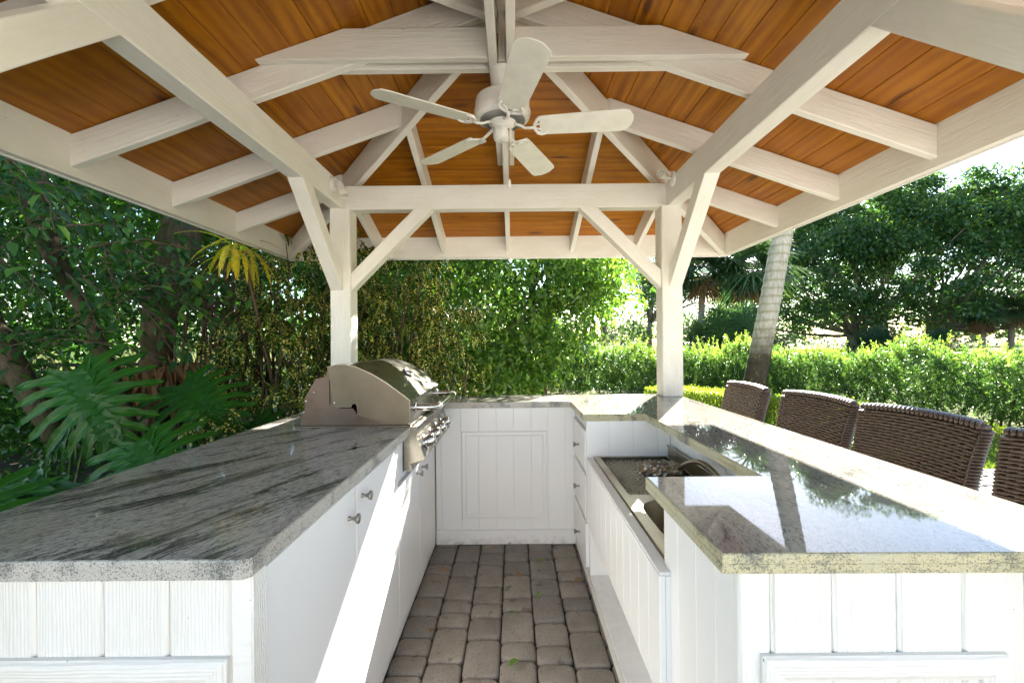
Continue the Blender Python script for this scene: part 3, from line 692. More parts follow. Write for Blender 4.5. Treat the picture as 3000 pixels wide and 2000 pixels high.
# crumpled foil on the drainboard
rr = np.random.RandomState(5); g = G(); nu, nvv = 64, 18; vs = []
for i in range(nu):
    a = 2*math.pi*i/nu
    for j in range(nvv):
        b = 2*math.pi*j/nvv; r = .026+rr.uniform(-.004, .004)+.006*math.sin(a*9+b*3)*math.sin(b*4+a*2)+.004*math.sin(a*17-b*5); rad = .052+r*math.cos(b)
        vs.append((rad*1.35*math.cos(a)+rr.uniform(-.0015, .0015), rad*.95*math.sin(a)+rr.uniform(-.0015, .0015), max(.0, .018+r*.85*math.sin(b)+rr.uniform(-.002, .002))))
g.add(vs, [(i*nvv+j, ((i+1) % nu)*nvv+j, ((i+1) % nu)*nvv+(j+1) % nvv, i*nvv+(j+1) % nvv) for i in range(nu) for j in range(nvv)])
link('crumpled_foil', g.me('crumpled_foil', 'foil'), None, Matrix.Translation((.725, 2.03, zs-.0075)), label='crumpled ring of dull foil lying on the sink drainboard', category='foil')
# ================================================================== GRILL
gr = thing('grill', (-.69, 2.37, Z1), 'built in stainless barbecue grill with curved lid and four control knobs', 'grill')
NY, FY = 1.970, 2.752
cur = [(-.812, 1.190), (-.775, 1.201), (-.737, 1.203), (-.68, 1.190), (-.61, 1.158), (-.544, 1.118), (-.488, 1.076), (-.436, 1.036)]
side = [(-.436, 1.036), (-.436, .930), (-.553, .932), (-.679, .970), (-.679, 1.005)]+[(-.692+.013*math.cos(R(a)), 1.005+.018*math.sin(R(a))) for a in (30, 60, 90, 120, 150, 180)]+[(-.773, 1.005), (-.787, 1.017)]
prof = side+[(p[0], p[1]) for p in cur]
# curved shell
cc = cur; n = len(cc); vs = []
for off in (0, -.003):
    for yy in (NY-.002, FY+.002):
        for (x, z) in cc: vs.append((x+(off if off else 0), yy, z+.0025+off))
g2 = G(); g2.add(vs, [(i, i+1, n+i+1, n+i) for i in range(n-1)]+[(2*n+i, 3*n+i, 3*n+i+1, 2*n+i+1) for i in range(n-1)]+[(i, 2*n+i, 2*n+i+1, i+1) for i in range(n-1)]+[(n+i, n+i+1, 3*n+i+1, 3*n+i) for i in range(n-1)]+[(0, n, 3*n, 2*n), (n-1, 3*n-1, 4*n-1, 2*n-1)])
hood = autosmooth(g2.ob('lid', 'steel', gr), 50)
for yy, s in ((NY, 1), (FY, -1)):
    g = G(); g.prism(prof, 'y', yy, yy+s*.003, 0); g.ob('lid_side', 'steel_side', hood)
g = G(); g.box(-.4385, -.4335, NY-.002, FY+.002, .930, 1.039, .001); g.ob('lid_front', 'steel', hood)
g = G(); hy0, hy1 = 2.07, 2.655; hx = -.325; hz = .990
pts = [(-.434, hy0, hz)]+[(-.434+.06, hy0, hz)]+[(-.374+.049*math.sin(R(a)), hy0+.049*(1-math.cos(R(a))), hz) for a in (20, 45, 70, 90)]
pts += [(hx, hy0+.12, hz), (hx, hy1-.12, hz)]+[(-.374+.049*math.sin(R(a)), hy1-.049*(1-math.cos(R(a))), hz) for a in (90, 70, 45, 20)]+[(-.374, hy1, hz), (-.434, hy1, hz)]
g.tube(pts, .0150, 14)
for yy in (hy0, hy1): g.lathe([(.024, 0), (.024, .004), (.0185, .008), (.0185, .014), (0, .014)], 18, Matrix.Translation((-.4335, yy, hz)) @ Matrix.Rotation(R(90), 4, 'Y'))
for yy in (hy0+.055, hy1-.055): g.lathe([(.0163, -.005), (.0172, 0), (.0163, .005)], 16, Matrix.Translation((hx, yy, hz)) @ Matrix.Rotation(R(90), 4, 'X'))
autosmooth(g.ob('handle', 'chrome', hood), 50)
sl = math.atan2(1.158-1.076, -.61+.488); tm = Matrix.Translation((-.553, 2.40, 1.1275)) @ Matrix.Rotation(R(36), 4, 'Y')
g = G(); g.lathe([(.034, 0), (.034, .016), (.031, .019), (.029, .017)], 28, tm); g.ob('thermometer', 'chrome', hood, None, True)
g = G(); g.lathe([(.0285, .0168), (0, .0168)], 24, tm); g.ob('thermometer_face', 'lamp_glass', hood)
g = G(); g.tube([(-.812, NY-.001, 1.16), (-.812, FY+.001, 1.16)], .008, 8); g.box(-.815, -.807, NY+.004, FY-.004, 1.02, 1.195); g.ob('lid_back', 'steel_dark', hood)
fr = [(-.81, 1.150), (-.871, 1.138), (-.922, 1.051), (-.923, 1.003), (-.945, .929), (-.945, .922), (-.445, .922), (-.445, .9315), (-.60, .945), (-.679, .965), (-.70, 1.00), (-.76, 1.0), (-.79, 1.02)]
g = G(); g.prism(fr, 'y', NY+.010, NY+.013); g.prism(fr, 'y', FY-.013, FY-.010); g.box(-.925, -.922, NY+.012, FY-.012, .924, 1.05); g.box(-.93, -.45, NY+.012, FY-.012, .916, .926)
g.add([(-.922, NY+.012, 1.051), (-.871, NY+.012, 1.138), (-.871, FY-.012, 1.138), (-.922, FY-.012, 1.051)], [(0, 1, 2, 3)])
g.ob('firebox', 'steel_dark', gr)
g = G(); g.box(-.963, -.434, NY-.006, NY+.03, .9145, .9225, .001); g.box(-.963, -.434, FY-.03, FY+.006, .9145, .9225, .001); g.box(-.963, -.94, NY+.03, FY-.03, .9145, .9225)
g.ob('flange', 'steel_side', gr)
g = G()
for (x, z) in ((-.900, 1.110), (-.880, 1.075), (-.918, 1.035), (-.928, .985), (-.792+.01, 1.028)):
    y0 = NY+.010 if x < -.8 else NY
    g.lathe([(.0048, 0), (.0042, .002), (.002, .0032), (0, .0034)], 10, Matrix.Translation((x, y0, z)) @ Matrix.Rotation(R(90), 4, 'X'))
for x in (-.93, -.85, -.77, -.69): g.lathe([(.003, 0), (.002, .0016), (0, .002)], 8, Matrix.Translation((x, NY+.004, .9225)))
g.ob('rivets', 'chrome', gr, None, True)
pp = [(-.466, .9135), (-.401, .9145), (-.408, .873), (-.370, .764), (-.395, .756), (-.436, .744), (-.425, .714), (-.466, .712)]
pp2 = [(-.466, .9135), (-.401, .9145), (-.4075, .873), (-.466, .866)]
g = G(); g.prism(pp[:1]+pp[1:], 'y', NY-.003, FY+.003); cp = g.ob('control_panel', 'steel', gr)
bv = cp.modifiers.new('bevel', 'BEVEL'); bv.width = .0018; bv.segments = 2
# bright face plate and knobs
nrm = Vector((.109, 0, .038)).normalized(); fa_c = Vector((-.389, 0, .8185))
tz = Vector((.038, 0, -.109)).normalized(); mwp = Matrix(((0, tz.x, nrm.x, fa_c.x), (1, tz.y, nrm.y, 2.365), (0, tz.z, nrm.z, fa_c.z), (0, 0, 0, 1)))
g = G(); g.box(-.36, .36, -.053, .053, 0, .0018, .0008); g.ob('face_plate', 'steel', gr, mwp)
for yy in (2.075, 2.235, 2.395, 2.555):
    q = Matrix.Translation(fa_c+Vector((0, yy, 0))+nrm*.0018+tz*-.004) @ nrm.to_track_quat('Z', 'Y').to_matrix().to_4x4()
    g = G(); g.lathe([(r*1.22, z*1.25) for r, z in [(.031, 0), (.031, .003), (.026, .006), (.021, .0065), (.020, .010), (.0225, .012), (.0225, .032), (.0205, .034), (.0205, .036), (.0215, .037), (.0210, .040), (.018, .0415), (0, .0418)]], 28)
    autosmooth(g.ob('control_knob', 'chrome', gr, q), 40)
# ================================================================== CEILING FAN
FX, FYc = .0, 2.045
fn = thing('ceiling_fan', (FX, FYc, 2.26), 'white five blade ceiling fan hanging under the pavilion apex', 'ceiling fan')
T = Matrix.Translation((FX, FYc, 0))
g = G(); g.lathe([(.060, 2.588), (.060, 2.578), (.056, 2.55), (.042, 2.52), (.034, 2.508), (.028, 2.505), (.022, 2.507)][::-1], 32, T); autosmooth(g.ob('canopy', 'fan_white', fn), 40)
g = G(); g.tube([(FX, FYc, 2.45), (FX, FYc, 2.53)], .0125, 14); g.ob('downrod', 'fan_white', fn, None, True)
g = G(); g.lathe([(.03, 2.318), (.05, 2.322), (.062, 2.338), (.110, 2.352), (.127, 2.363), (.134, 2.382), (.134, 2.392), (.129, 2.396), (.129, 2.432), (.124, 2.448), (.09, 2.458), (.03, 2.462), (.02, 2.475), (0, 2.475)], 48, T)
mo = autosmooth(g.ob('motor_housing', 'fan_white', fn), 30)
g = G()
for i in range(60):
    a = 2*math.pi*i/60; c, s = math.cos(a), math.sin(a)
    w = .0024; pts = []
    for (r, z) in ((.068, 2.3385), (.108, 2.3505)):
        for q in (-w, w): pts.append((FX+c*r-s*q, FYc+s*r+c*q, z-.0014))
    g.add(pts, [(0, 1, 3, 2)])
g.ob('vent_slots', 'dark', mo, None, False, kind='stuff')
g = G(); g.lathe([(0, 2.256), (.030, 2.256), (.042, 2.262), (.0455, 2.275), (.0455, 2.302), (.041, 2.308), (.041, 2.322), (.02, 2.33)], 36, T); g.lathe([(.0035, 2.254), (.0035, 2.2575)], 8, T); autosmooth(g.ob('switch_housing', 'fan_white', fn), 40)
BZ = 2.318
for k, a in enumerate((-6, 66, 138, 210, 282)):
    mw = Matrix.Translation((FX, FYc, BZ)) @ Matrix.Rotation(R(a), 4, 'Z')
    tilt = Matrix.Rotation(R(-13), 4, 'X')
    # blade outline
    o = [(.165, -.050), (.172, -.058), (.20, -.061), (.50, -.069), (.560, -.070), (.585, -.062), (.590, -.050), (.605, -.030), (.609, 0), (.605, .030), (.590, .050), (.585, .062), (.560, .070), (.50, .069), (.20, .061), (.172, .058), (.165, .050), (.176, .02), (.176, -.02)]
    g = G(); g.prism(o, 'z', -.003, .003); bl = g.ob('blade', 'blade_white', fn, mw @ tilt)
    bv = bl.modifiers.new('bevel', 'BEVEL'); bv.width = .0015; bv.segments = 1
    g = G(); g.tube([(.060, 0, .012), (.085, 0, .006), (.105, .004, -.006), (.130, .0, -.010), (.155, 0, -.007)], [.010, .0095, .0085, .009, .010], 10, sq=.6)
    g.ob('blade_iron', 'fan_white', fn, mw, True)
    g = G()
    for s in (-1, 1):
        g.tube([(.150, 0, -.006), (.156, s*.022, -.007), (.166, s*.045, -.006), (.185, s*.055, -.005), (.205, s*.050, -.005), (.212, s*.044, -.0045)], [.008, .008, .008, .0075, .006, .003], 8, sq=.6)
        g.tube([(.156, s*.01, -.006), (.175, s*.018, -.006), (.186, s*.024, -.005), (.180, s*.036, -.005)], [.006, .006, .005, .003], 6, sq=.6)
    g.ob('iron_scroll', 'fan_white', fn, mw @ tilt, True)
g = G(); ch = [(FX+.030, FYc-.032, 2.292-.0058*i) for i in range(44)]
g.tube([(FX+.022, FYc-.035, 2.295), (FX+.030, FYc-.038, 2.292), (FX+.030, FYc-.038, 2.284)], .004, 8)
for i in range(44): g.tube([(FX+.030, FYc-.038, 2.284-.0052*i), (FX+.030, FYc-.038, 2.2805-.0052*i)], .0021, 5)
pc = g.ob('pull_chain', 'brass', fn)
g = G(); g.lathe([(0, -.024), (.006, -.022), (.0075, -.008), (.0068, .010), (.004, .018), (0, .019)], 12); g.ob('chain_pull', 'fan_white', pc, Matrix.Translation((FX+.030, FYc-.038, 2.040)), True)
# ================================================================== SPOT LIGHTS
def spotlight(p, nx, aim, label):
    t = thing('spotlight', p, label, 'spotlight', 'spotlights on the plate beams'); P = Vector(p)
    q = Vector((nx, 0, 0)).to_track_quat('Z', 'Y').to_matrix().to_4x4()
    g = G(); g.lathe([(.050, 0), (.049, .006), (.038, .012), (.015, .016), (0, .016)], 26, Matrix.Translation(P) @ q); g.ob('wall_plate', 'fan_white', t, None, True)
    a = P+Vector((nx*.016, 0, 0)); b = a+Vector((nx*.035, -.01, .008)); aim = Vector(aim).normalized()
    g = G(); g.tube([a, b], .008, 10); g.lathe([(.0, -.014), (.012, -.010), (.014, 0), (.012, .010), (0, .014)], 14, Matrix.Translation(b)); g.ob('swivel', 'fan_white', t, None, True)
    q2 = Matrix.Translation(b) @ aim.to_track_quat('Z', 'Y').to_matrix().to_4x4()
    g = G(); g.lathe([(0, .0), (.016, .002), (.020, .012), (.020, .055), (.0245, .062), (.027, .080), (.027, .094), (.024, .095), (.023, .088)], 24, q2); ls = g.ob('lamp_shell', 'fan_white', t, None, False); autosmooth(ls, 40)
    g = G(); g.lathe([(0, .092), (.012, .091), (.0235, .088)][::-1], 20, q2); g.ob('lens', 'lamp_glass', t, None, True)
spotlight((-1.127, 2.80, 2.335), 1, (.35, -.15, -1), 'white spotlight pointing down beside the left post')
spotlight((1.117, 2.86, 2.375), -1, (-.75, -.85, -.08), 'white spotlight facing the camera beside the right post')
# ================================================================== BAR CHAIRS
def surf(s, t, face):
    """woven back: s -1..1 across, t 0..1 up; face +1 toward the bar"""
    w = .205+.020*t*t; th_ = .026-.004*t
    lean = .055*t*t+.01*t; bow = .012*(1-s*s)
    x = lean+bow; y = s*w; z = .40*t-.006*abs(s)**3*t*t+.006*t*(1-s*s)
    return Vector((x-face*th_, y, z+.60))
def weave_mesh():
    g = G(); rows = 35; nst = 17; ns = nst*4
    def ring_strand(zt, ph):
        # one strand goes round the whole back: near face, edge, far face, edge
        pts = []
        for f in (1, -1):
            for i in range(ns+1):
                s = -1+2*i/ns
                if f < 0: s = -s
                p = surf(s, zt, f); amp = .0032*math.sin(math.pi*(i/ns*nst)+ph)
                p.x -= f*amp; pts.append(p)
            # rounded side edge
            s = 1 if f > 0 else -1
            a = surf(s, zt, f); b = surf(s, zt, -f)
            for q in (.25, .5, .75): m = a.lerp(b, q); m.y += s*.014*math.sin(math.pi*q); pts.append(m)
        pts.append(pts[0]); return pts
    for r in range(rows):
        zt = (r+.5)/rows; g.tube(ring_strand(zt, math.pi*(r % 2)), .0067, 4, cap=False, sq=.92)
    return g
def chair(loc, rz, label):
    t = thing('bar_chair', loc, label, 'bar chair', 'woven bar chairs lined along the bar', rz=rz)
    return t
g = weave_mesh(); ME_w = g.me('weave', 'wicker', True)
g = G()
for i in range(18):
    s = -1+2*i/17*1.0; 
    for f in (1, -1): g.tube([surf(s, q, f*.97) for q in np.linspace(0, 1, 8)], .0040, 5)
ME_s = g.me('stakes', 'wicker', True)
g = G()
for k in range(26):   # braided roll over the top edge
    s0 = -1+2*k/26
    pts = []
    for q in np.linspace(0, 1, 7):
        s = min(1, max(-1, s0+q*.17)); c = surf(s, 1, 0); a = math.pi*(q*1.0)
        pts.append(c+Vector((-math.cos(a)*.030, 0, .006+math.sin(a)*.017)))
    g.tube(pts, .0062, 6)
g.tube([surf(s, 1, 0)+Vector((0, 0, .004)) for s in np.linspace(-1, 1, 12)], .017, 8)
ME_t = g.me('top_roll', 'wicker', True)
g = G(); g.prism([(-.23, -.20), (.20, -.20), (.20, .20), (-.23, .20)], 'z', 0, .05); ME_seat = g.me('seat', 'wicker')
g = G(); g.tube([(0, 0, 0), (0, 0, .66)], [.018, .020], 8)
for z in np.arange(.01, .65, .0105): g.lathe([(.0195, z-.004), (.0225, z), (.0195, z+.004)], 8)
ME_leg = g.me('leg', 'wicker', True)
g = G()
for z in np.arange(.50, .595, .011): g.tube([(-.24, -.21, z), (.21, -.21, z), (.21, .21, z), (-.24, .21, z), (-.24, -.21, z)], .0052, 5)
ME_ap = g.me('woven_apron', 'wicker', True)
CH = [((1.42, 2.67), -2, .985, 'most distant woven chair in front of the leaning palm trunk'),
      ((1.475, 2.125), 3, 1.0, 'second farthest woven chair whose back stands before the low clipped hedge'),
      ((1.50, 1.625), 4, 1.0, 'largest woven chair back in view with lawn right beside it'),
      ((1.50, 1.095), 2, 1.0, 'nearest woven chair cut off by the right picture edge')]
for (x, y), rz, sc, lab in CH:
    t = chair((x, y, 0), R(rz), lab); B = WM[t.name]
    for nm, me in (('back_weave', ME_w), ('back_stakes', ME_s), ('back_roll', ME_t), ('apron_weave', ME_ap)):
        link(nm, me, t, B)
    link('seat', ME_seat, t, B @ Matrix.Translation((-.0, 0, .595)))
    for sx in (-.22, .19):
        for sy in (-.19, .19): link('leg', ME_leg, t, B @ Matrix.Translation((sx, sy, 0)))
# ================================================================== VEGETATION
RS = np.random.RandomState
def rdir(rs, n, zb=0., zs=1.):
    d = rs.normal(size=(n, 3)); d[:, 2] = d[:, 2]*zs+zb; return unit(d)
def clump_leaves(rs, C, rad, per, L, W, lo=0, hi=1, big=False, out=.6, zb=-.1, nz=.8, shell=.5, droop=.18, tintpow=1.):
    """leaves spread through ellipsoid clumps C (n,3) with radii rad (n,3)"""
    n = len(C); k = np.repeat(np.arange(n), per); u = rdir(rs, len(k)); r = rs.uniform(shell, 1, (len(k), 1))
    P = C[k]+u*r*rad[k]; D = unit(u*out+rdir(rs, len(k), zb)*.8); Nn = unit(rs.normal(size=(len(k), 3))*.55+np.array([0, 0, nz])+u*.4)
    t = np.clip(lo+(hi-lo)*(rs.rand(len(k))**tintpow), 0, 1)
    s = rs.uniform(.7, 1.2, len(k)); return leaf_arrays(P, D, Nn, L*s, W*s, t, big, droop)
def bez(a, b, c, n=8):
    a, b, c = Vector(a), Vector(b), Vector(c); return [a*(1-t)**2+b*2*t*(1-t)+c*t*t for t in [i/n for i in range(n+1)]]
def wob(pts, r, amp):
    return [p+Vector((r.uniform(-amp, amp), r.uniform(-amp, amp), r.uniform(-amp, amp)*.6))*(0 if i in (0,) else 1) for i, p in enumerate(pts)]
# ---- clipped ficus screen beyond the back counter
fic = thing('ficus_tree', (.35, 6.6, 0), 'dense leafy ficus filling the view between the two posts', 'tree')
rs = RS(3); C = []; Rr = []
while len(C) < 860:
    x = rs.uniform(-2.6, 2.45); z = rs.uniform(.25, 4.6); y = rs.uniform(5.2, 8.4)
    edge = .30*y-.15-(.95*max(0, z-2.2) if y < 7 else .55*max(0, z-2.6))-.20*max(0, 1.5-z)        # right outline, cut back up high so sunlight streaks reach the doors
    low = .50+max(0, x)*.78                                     # underside rises to the right
    if x > edge or z < low or (z > 4.6 and abs(x) > 2.0): continue
    if y > 6.3 and rs.rand() < .40 and x < 1.2: continue
    C.append((x, y-.35*math.sin(x*1.7+z*2.1)*.6, z)); Rr.append([rs.uniform(.22, .40)]*2+[rs.uniform(.18, .32)])
C = np.array(C); Rr = np.array(Rr); f = Fol()
fr = (C[:, 1] < 6.35)&(rs.rand(len(C)) < .75)
f.add(*clump_leaves(rs, C[~fr], Rr[~fr], 95, .084, .044, 0, .95, shell=.2, tintpow=1.1, droop=.3))
f.add(*clump_leaves(rs, C[fr], Rr[fr], 72, .092, .046, .1, 1, shell=.35, tintpow=1.1, droop=.35, big=True, zb=-.5))
m = C[:, 0] > .9; f.add(*clump_leaves(rs, C[m], Rr[m]*1.15, 30, .062, .032, .75, 1, shell=.7))  # right-hand leaves tinted brighter, backlight painted into their colour
link('crown', f.me('crown', 'leaf_ficus'), fic)
r_ = random.Random(5); g = G()
for (bx, by, rr0) in ((.28, 6.5, .075), (.48, 6.75, .06), (-1.2, 6.9, .06), (-.5, 7.2, .05)):
    top = (bx+r_.uniform(-.3, .3), by, 3.6); g.tube(wob(bez((bx, by, -.05), (bx+.1, by, 1.5), top), r_, .03), np.linspace(rr0, rr0*.4, 9), 9)
    for i in range(16):
        z = r_.uniform(.5, 2.8); a = (bx+.05, by, z); e = (bx+r_.uniform(-1.6, 1.6), by+r_.uniform(-1.5, .6), z+r_.uniform(.1, 1.3))
        g.tube(wob(bez(a, (a[0]*.4+e[0]*.6, a[1]*.5+e[1]*.5, a[2]+.1), e, 6), r_, .03), np.linspace(.022, .005, 7), 5)
for i in range(170):
    c = C[r_.randrange(len(C))]; d = Vector((r_.uniform(-1, 1), r_.uniform(-1, .3), r_.uniform(-.5, .7))).normalized()*r_.uniform(.25, .6); p = Vector(c)
    g.tube([p-d, p-d*.2+Vector((0, 0, .03)), p+d*.7], [.006, .0045, .002], 4)
g.ob('trunk', 'bark_ficus', fic, None, True)
# ---- banyan with its trunks, hanging roots and the leaves that droop into the garden
ban = thing('banyan_tree', (-3.5, 4.3, 0), 'old banyan with mossy leaning trunks and hanging roots left of the pavilion', 'tree')
r_ = random.Random(21); g = G()
def limb(g, pts, rads, amp=.03, n=10): g.tube(wob([Vector(p) for p in pts], r_, amp), rads, n)
def dense(pts, k=3):
    P = [Vector(p) for p in pts]; out = []
    for i in range(len(P)-1):
        p0, p1, p2, p3 = P[max(i-1, 0)], P[i], P[i+1], P[min(i+2, len(P)-1)]
        for j in range(k):
            t = j/k; out.append(.5*((2*p1)+(p2-p0)*t+(2*p0-5*p1+4*p2-p3)*t*t+(3*p1-p0-3*p2+p3)*t**3))
    out.append(P[-1]); return out
def dr(v, k=3):
    o = []
    for a, b in zip(v[:-1], v[1:]): o += [a+(b-a)*j/k for j in range(k)]
    return o+[v[-1]]
# main trunk, swelling above
limb(g, dense([(-3.56, 4.25, -.1), (-3.52, 4.25, .6), (-3.50, 4.25, 1.2), (-3.40, 4.25, 1.75), (-3.28, 4.3, 2.3), (-3.2, 4.4, 3.2), (-2.7, 4.6, 4.6)]), dr([.20, .15, .13, .16, .18, .15, .12]), .015, 14)
# pale leaning stem
limb(g, dense([(-3.15, 3.75, .1), (-3.35, 3.7, .85), (-3.62, 3.7, 1.55), (-3.95, 3.7, 2.2), (-4.2, 3.8, 3.2)]), dr([.055, .05, .055, .06, .055]), .012, 10)
limb(g, dense([(-3.60, 3.72, 1.5), (-3.85, 3.6, 2.05), (-4.1, 3.5, 2.9)]), dr([.04, .035, .03]), .01, 8)
# mossy limb far left
limb(g, dense([(-4.3, 4.1, .3), (-4.75, 4.1, 1.15), (-5.15, 4.1, 1.85), (-5.3, 4.2, 2.7), (-5.4, 4.2, 3.6)]), dr([.08, .10, .12, .10, .09]), .02, 12)
limb(g, dense([(-6.2, 4.0, 1.35), (-5.4, 4.0, 1.45), (-4.9, 4.1, 1.05), (-4.2, 4.2, .85)]), dr([.10, .09, .08, .05]), .02, 9)
limb(g, dense([(-2.55, 3.9, 1.7), (-2.57, 3.9, 2.1), (-2.6, 3.95, 2.6), (-2.45, 4.0, 3.1)]), dr([.02, .024, .026, .02]), .01, 7)
g.ob('trunk', 'bark_banyan', ban, None, True)
g = G()
for i in range(46):
    x = r_.uniform(-3.15, -2.35); y = r_.uniform(3.9, 4.5); z0 = r_.uniform(.9, 2.2); x1 = x+r_.uniform(-.15, .1)
    g.tube(wob([Vector((x+(x1-x)*q, y, z0*(1-q))) for q in np.linspace(0, 1, 7)], r_, .018), r_.uniform(.005, .018), 5)
for i in range(12):
    a = (r_.uniform(-3.3, -3.0), 4.15, r_.uniform(.2, .8)); e = (r_.uniform(-2.7, -2.2), 3.9, a[2]+r_.uniform(.5, 1.1))
    g.tube(wob(bez(a, (a[0]+.2, a[1], a[2]+.15), e, 6), r_, .015), .012, 5)
g.ob('hanging_roots', 'bark_ficus', ban, None, True, kind='stuff')
# twigs with leaves hanging toward the camera
g = G(); P = []; D = []; N_ = []
rs = RS(9)
def spray(a, e, nl, sag=.12):
    pts = wob(bez(a, ((a[0]+e[0])/2, (a[1]+e[1])/2, (a[2]+e[2])/2+sag), e, 9), r_, .012); g.tube(pts, np.linspace(.0055, .0018, 10), 5)
    for i in range(nl):
        q = .15+.85*(i+.5)/nl; j = min(8, int(q*9)); p = pts[j].lerp(pts[j+1], q*9-j); t = (pts[j+1]-pts[j]).normalized()
        sd = t.cross(Vector((0, 0, 1))).normalized()*(1 if i % 2 else -1)
        pet = p+sd*.012; P.append(pet); D.append(t*.55+sd*rs.uniform(.5, 1.)+Vector((0, 0, rs.uniform(-.75, .15)))); N_.append(Vector((rs.normal()*.3, rs.normal()*.3-.3, 1.)))
for i in range(135):       # upper mass
    x = r_.uniform(-4.3, -1.9); y = r_.uniform(2.35, 3.9); z = r_.uniform(1.75, 2.75)
    if x > -2.75 and z > 1.9: continue
    for k in range(2):
        e = (min(x+r_.uniform(-.1, .55), -2.35), y+r_.uniform(-.4, .2), z+r_.uniform(-.42, -.05)); spray((x, y, z), e, r_.randrange(6, 11))
for (a, e, nl) in (((-3.4, 3.6, 1.75), (-1.95, 3.0, 1.72), 16), ((-3.1, 3.5, 1.9), (-1.95, 3.1, 1.45), 15), ((-3.3, 3.4, 1.55), (-2.2, 3.0, 1.72), 13), ((-3.9, 3.2, 1.25), (-2.5, 2.9, 1.50), 16), ((-4.3, 3.2, 1.15), (-3.2, 2.9, 1.35), 12), ((-3.2, 3.5, 2.0), (-2.1, 3.0, 1.9), 12), ((-3.2, 3.2, 1.3), (-2.5, 3.0, 1.12), 9), ((-4.0, 3.3, 1.45), (-3.2, 3.0, 1.05), 9), ((-2.9, 3.4, 1.7), (-2.25, 3.1, 1.2), 9)):
    for k in range(3):
        j = lambda p: (p[0]+r_.uniform(-.2, .2), p[1]+r_.uniform(-.15, .15), p[2]+r_.uniform(-.12, .10)); spray(j(a), j(e), nl)
P, D, N_ = (np.array([tuple(q) for q in X]) for X in (P, D, N_)); sz = rs.uniform(.75, 1.2, len(P))
f = Fol(); f.add(*leaf_arrays(P, D, N_, .092*sz, .046*sz, np.clip(rs.rand(len(P))**1.6, 0, 1), True, .22)); link('drooping_leaves', f.me('drooping_leaves', 'leaf_banyan'), ban)
g.ob('twigs', 'twig', ban, None, True)
# banyan canopy above and behind
f = Fol(); n = 900
C = np.stack([rs.uniform(-11.5, -.9, n), rs.uniform(4.3, 8.2, n), rs.uniform(.2, 5.6, n)], 1)
keep = ~((C[:, 2] < 2.0) & (C[:, 0] < -3.2) & (C[:, 2] > .75) & (rs.rand(n) < .78)) & ~((C[:, 2] < .9) & (rs.rand(n) < .5))
keep &= ~((C[:, 1] < 4.9) & (C[:, 0] > -4.5) & (C[:, 2] < 2.6)); keep &= ~((C[:, 0] > -1.6) & (C[:, 1] < 5.2))
C = C[keep]; rad = np.stack([rs.uniform(.3, .6, len(C))]*2+[rs.uniform(.22, .4, len(C))], 1)
f.add(*clump_leaves(rs, C, rad, 40, .105, .052, 0, .9, shell=.2, big=True))
n = 150; C2 = np.stack([rs.uniform(-9, -1.5, n), rs.uniform(2.6, 5.5, n), rs.uniform(3.3, 5.8, n)], 1)
C2 = C2[(C2[:, 0] < -2.6) | (C2[:, 1] > 4.3)]
f.add(*clump_leaves(rs, C2, np.full((len(C2), 3), .5), 70, .095, .046, 0, .9, shell=.2))
n = 120; C7 = np.stack([rs.uniform(-6.5, -2.9, n), rs.uniform(4.5, 5.4, n), rs.uniform(.1, 1.0, n)], 1)
f.add(*clump_leaves(rs, C7, np.full((n, 3), .28), 42, .10, .05, 0, .7, shell=.1, big=True))
n = 170; C6 = np.stack([rs.uniform(-9, -2.75, n), rs.uniform(-2.5, 5.5, n), rs.uniform(3.6, 5.4, n)], 1)  # unseen overhead clumps, added to shade the left bed
f.add(*clump_leaves(rs, C6, np.full((n, 3), .75), 60, .17, .09, 0, .8, shell=.1))
n = 700; C3 = np.stack([rs.uniform(-17, -1.6, n), rs.uniform(7.4, 9.6, n), rs.uniform(1.25, 6.5, n)], 1)
f.add(*clump_leaves(rs, C3, np.full((n, 3), .6), 50, .18, .095, 0, .6, shell=.1))
n = 260; C4 = np.stack([rs.uniform(-14, -1.2, n), rs.uniform(5.7, 7.0, n), rs.uniform(.1, .85, n)], 1)
f.add(*clump_leaves(rs, C4, np.full((n, 3), .33), 60, .10, .05, 0, .6, shell=.1))
n = 260; C5 = np.stack([rs.uniform(-9, -2.9, n), rs.uniform(4.6, 5.6, n), rs.uniform(1.35, 3.6, n)], 1)
f.add(*clump_leaves(rs, C5, np.full((n, 3), .35), 45, .09, .046, 0, .9, shell=.1, big=True))
link('crown', f.me('crown', 'leaf_banyan'), ban)
# dead leaves caught against the trunk
f = Fol(); n = 130; P = np.stack([rs.uniform(-3.35, -2.85, n), rs.uniform(3.72, 3.95, n), rs.uniform(.85, 1.25, n)], 1)
P[:, 0] = np.where(rs.rand(n) < .55, P[:, 0]-.12, P[:, 0]+.35)
f.add(*leaf_arrays(P, np.stack([rs.normal(size=n)*.3, rs.normal(size=n)*.2, -np.ones(n)], 1), np.stack([rs.normal(size=n)*.4, -np.ones(n), rs.normal(size=n)*.3], 1), rs.uniform(.2, .38, n), rs.uniform(.025, .06, n), rs.rand(n)*.6, True, .05))
link('dead_leaves', f.me('dead_leaves', 'leaf_dead'), ban)
# ---- black metal fence in the garden
fe = thing('metal_fence', (-8, 5.6, 0), 'black metal picket fence behind the banyan trunks at the left', 'fence')
for z, w in ((1.06, .022), (.18, .018)):
    g = G(); g.box(-15, -2.4, 5.6-w, 5.6+w, z-w, z+w); g.ob('rail', 'iron', fe)
g = G(); g.box(-.011, .011, -.011, .011, 0, 1.05); PK = g.me('picket', 'iron')
for i in range(90): link('picket', PK, fe, Matrix.Translation((-14.9+i*.14, 5.6, 0)))
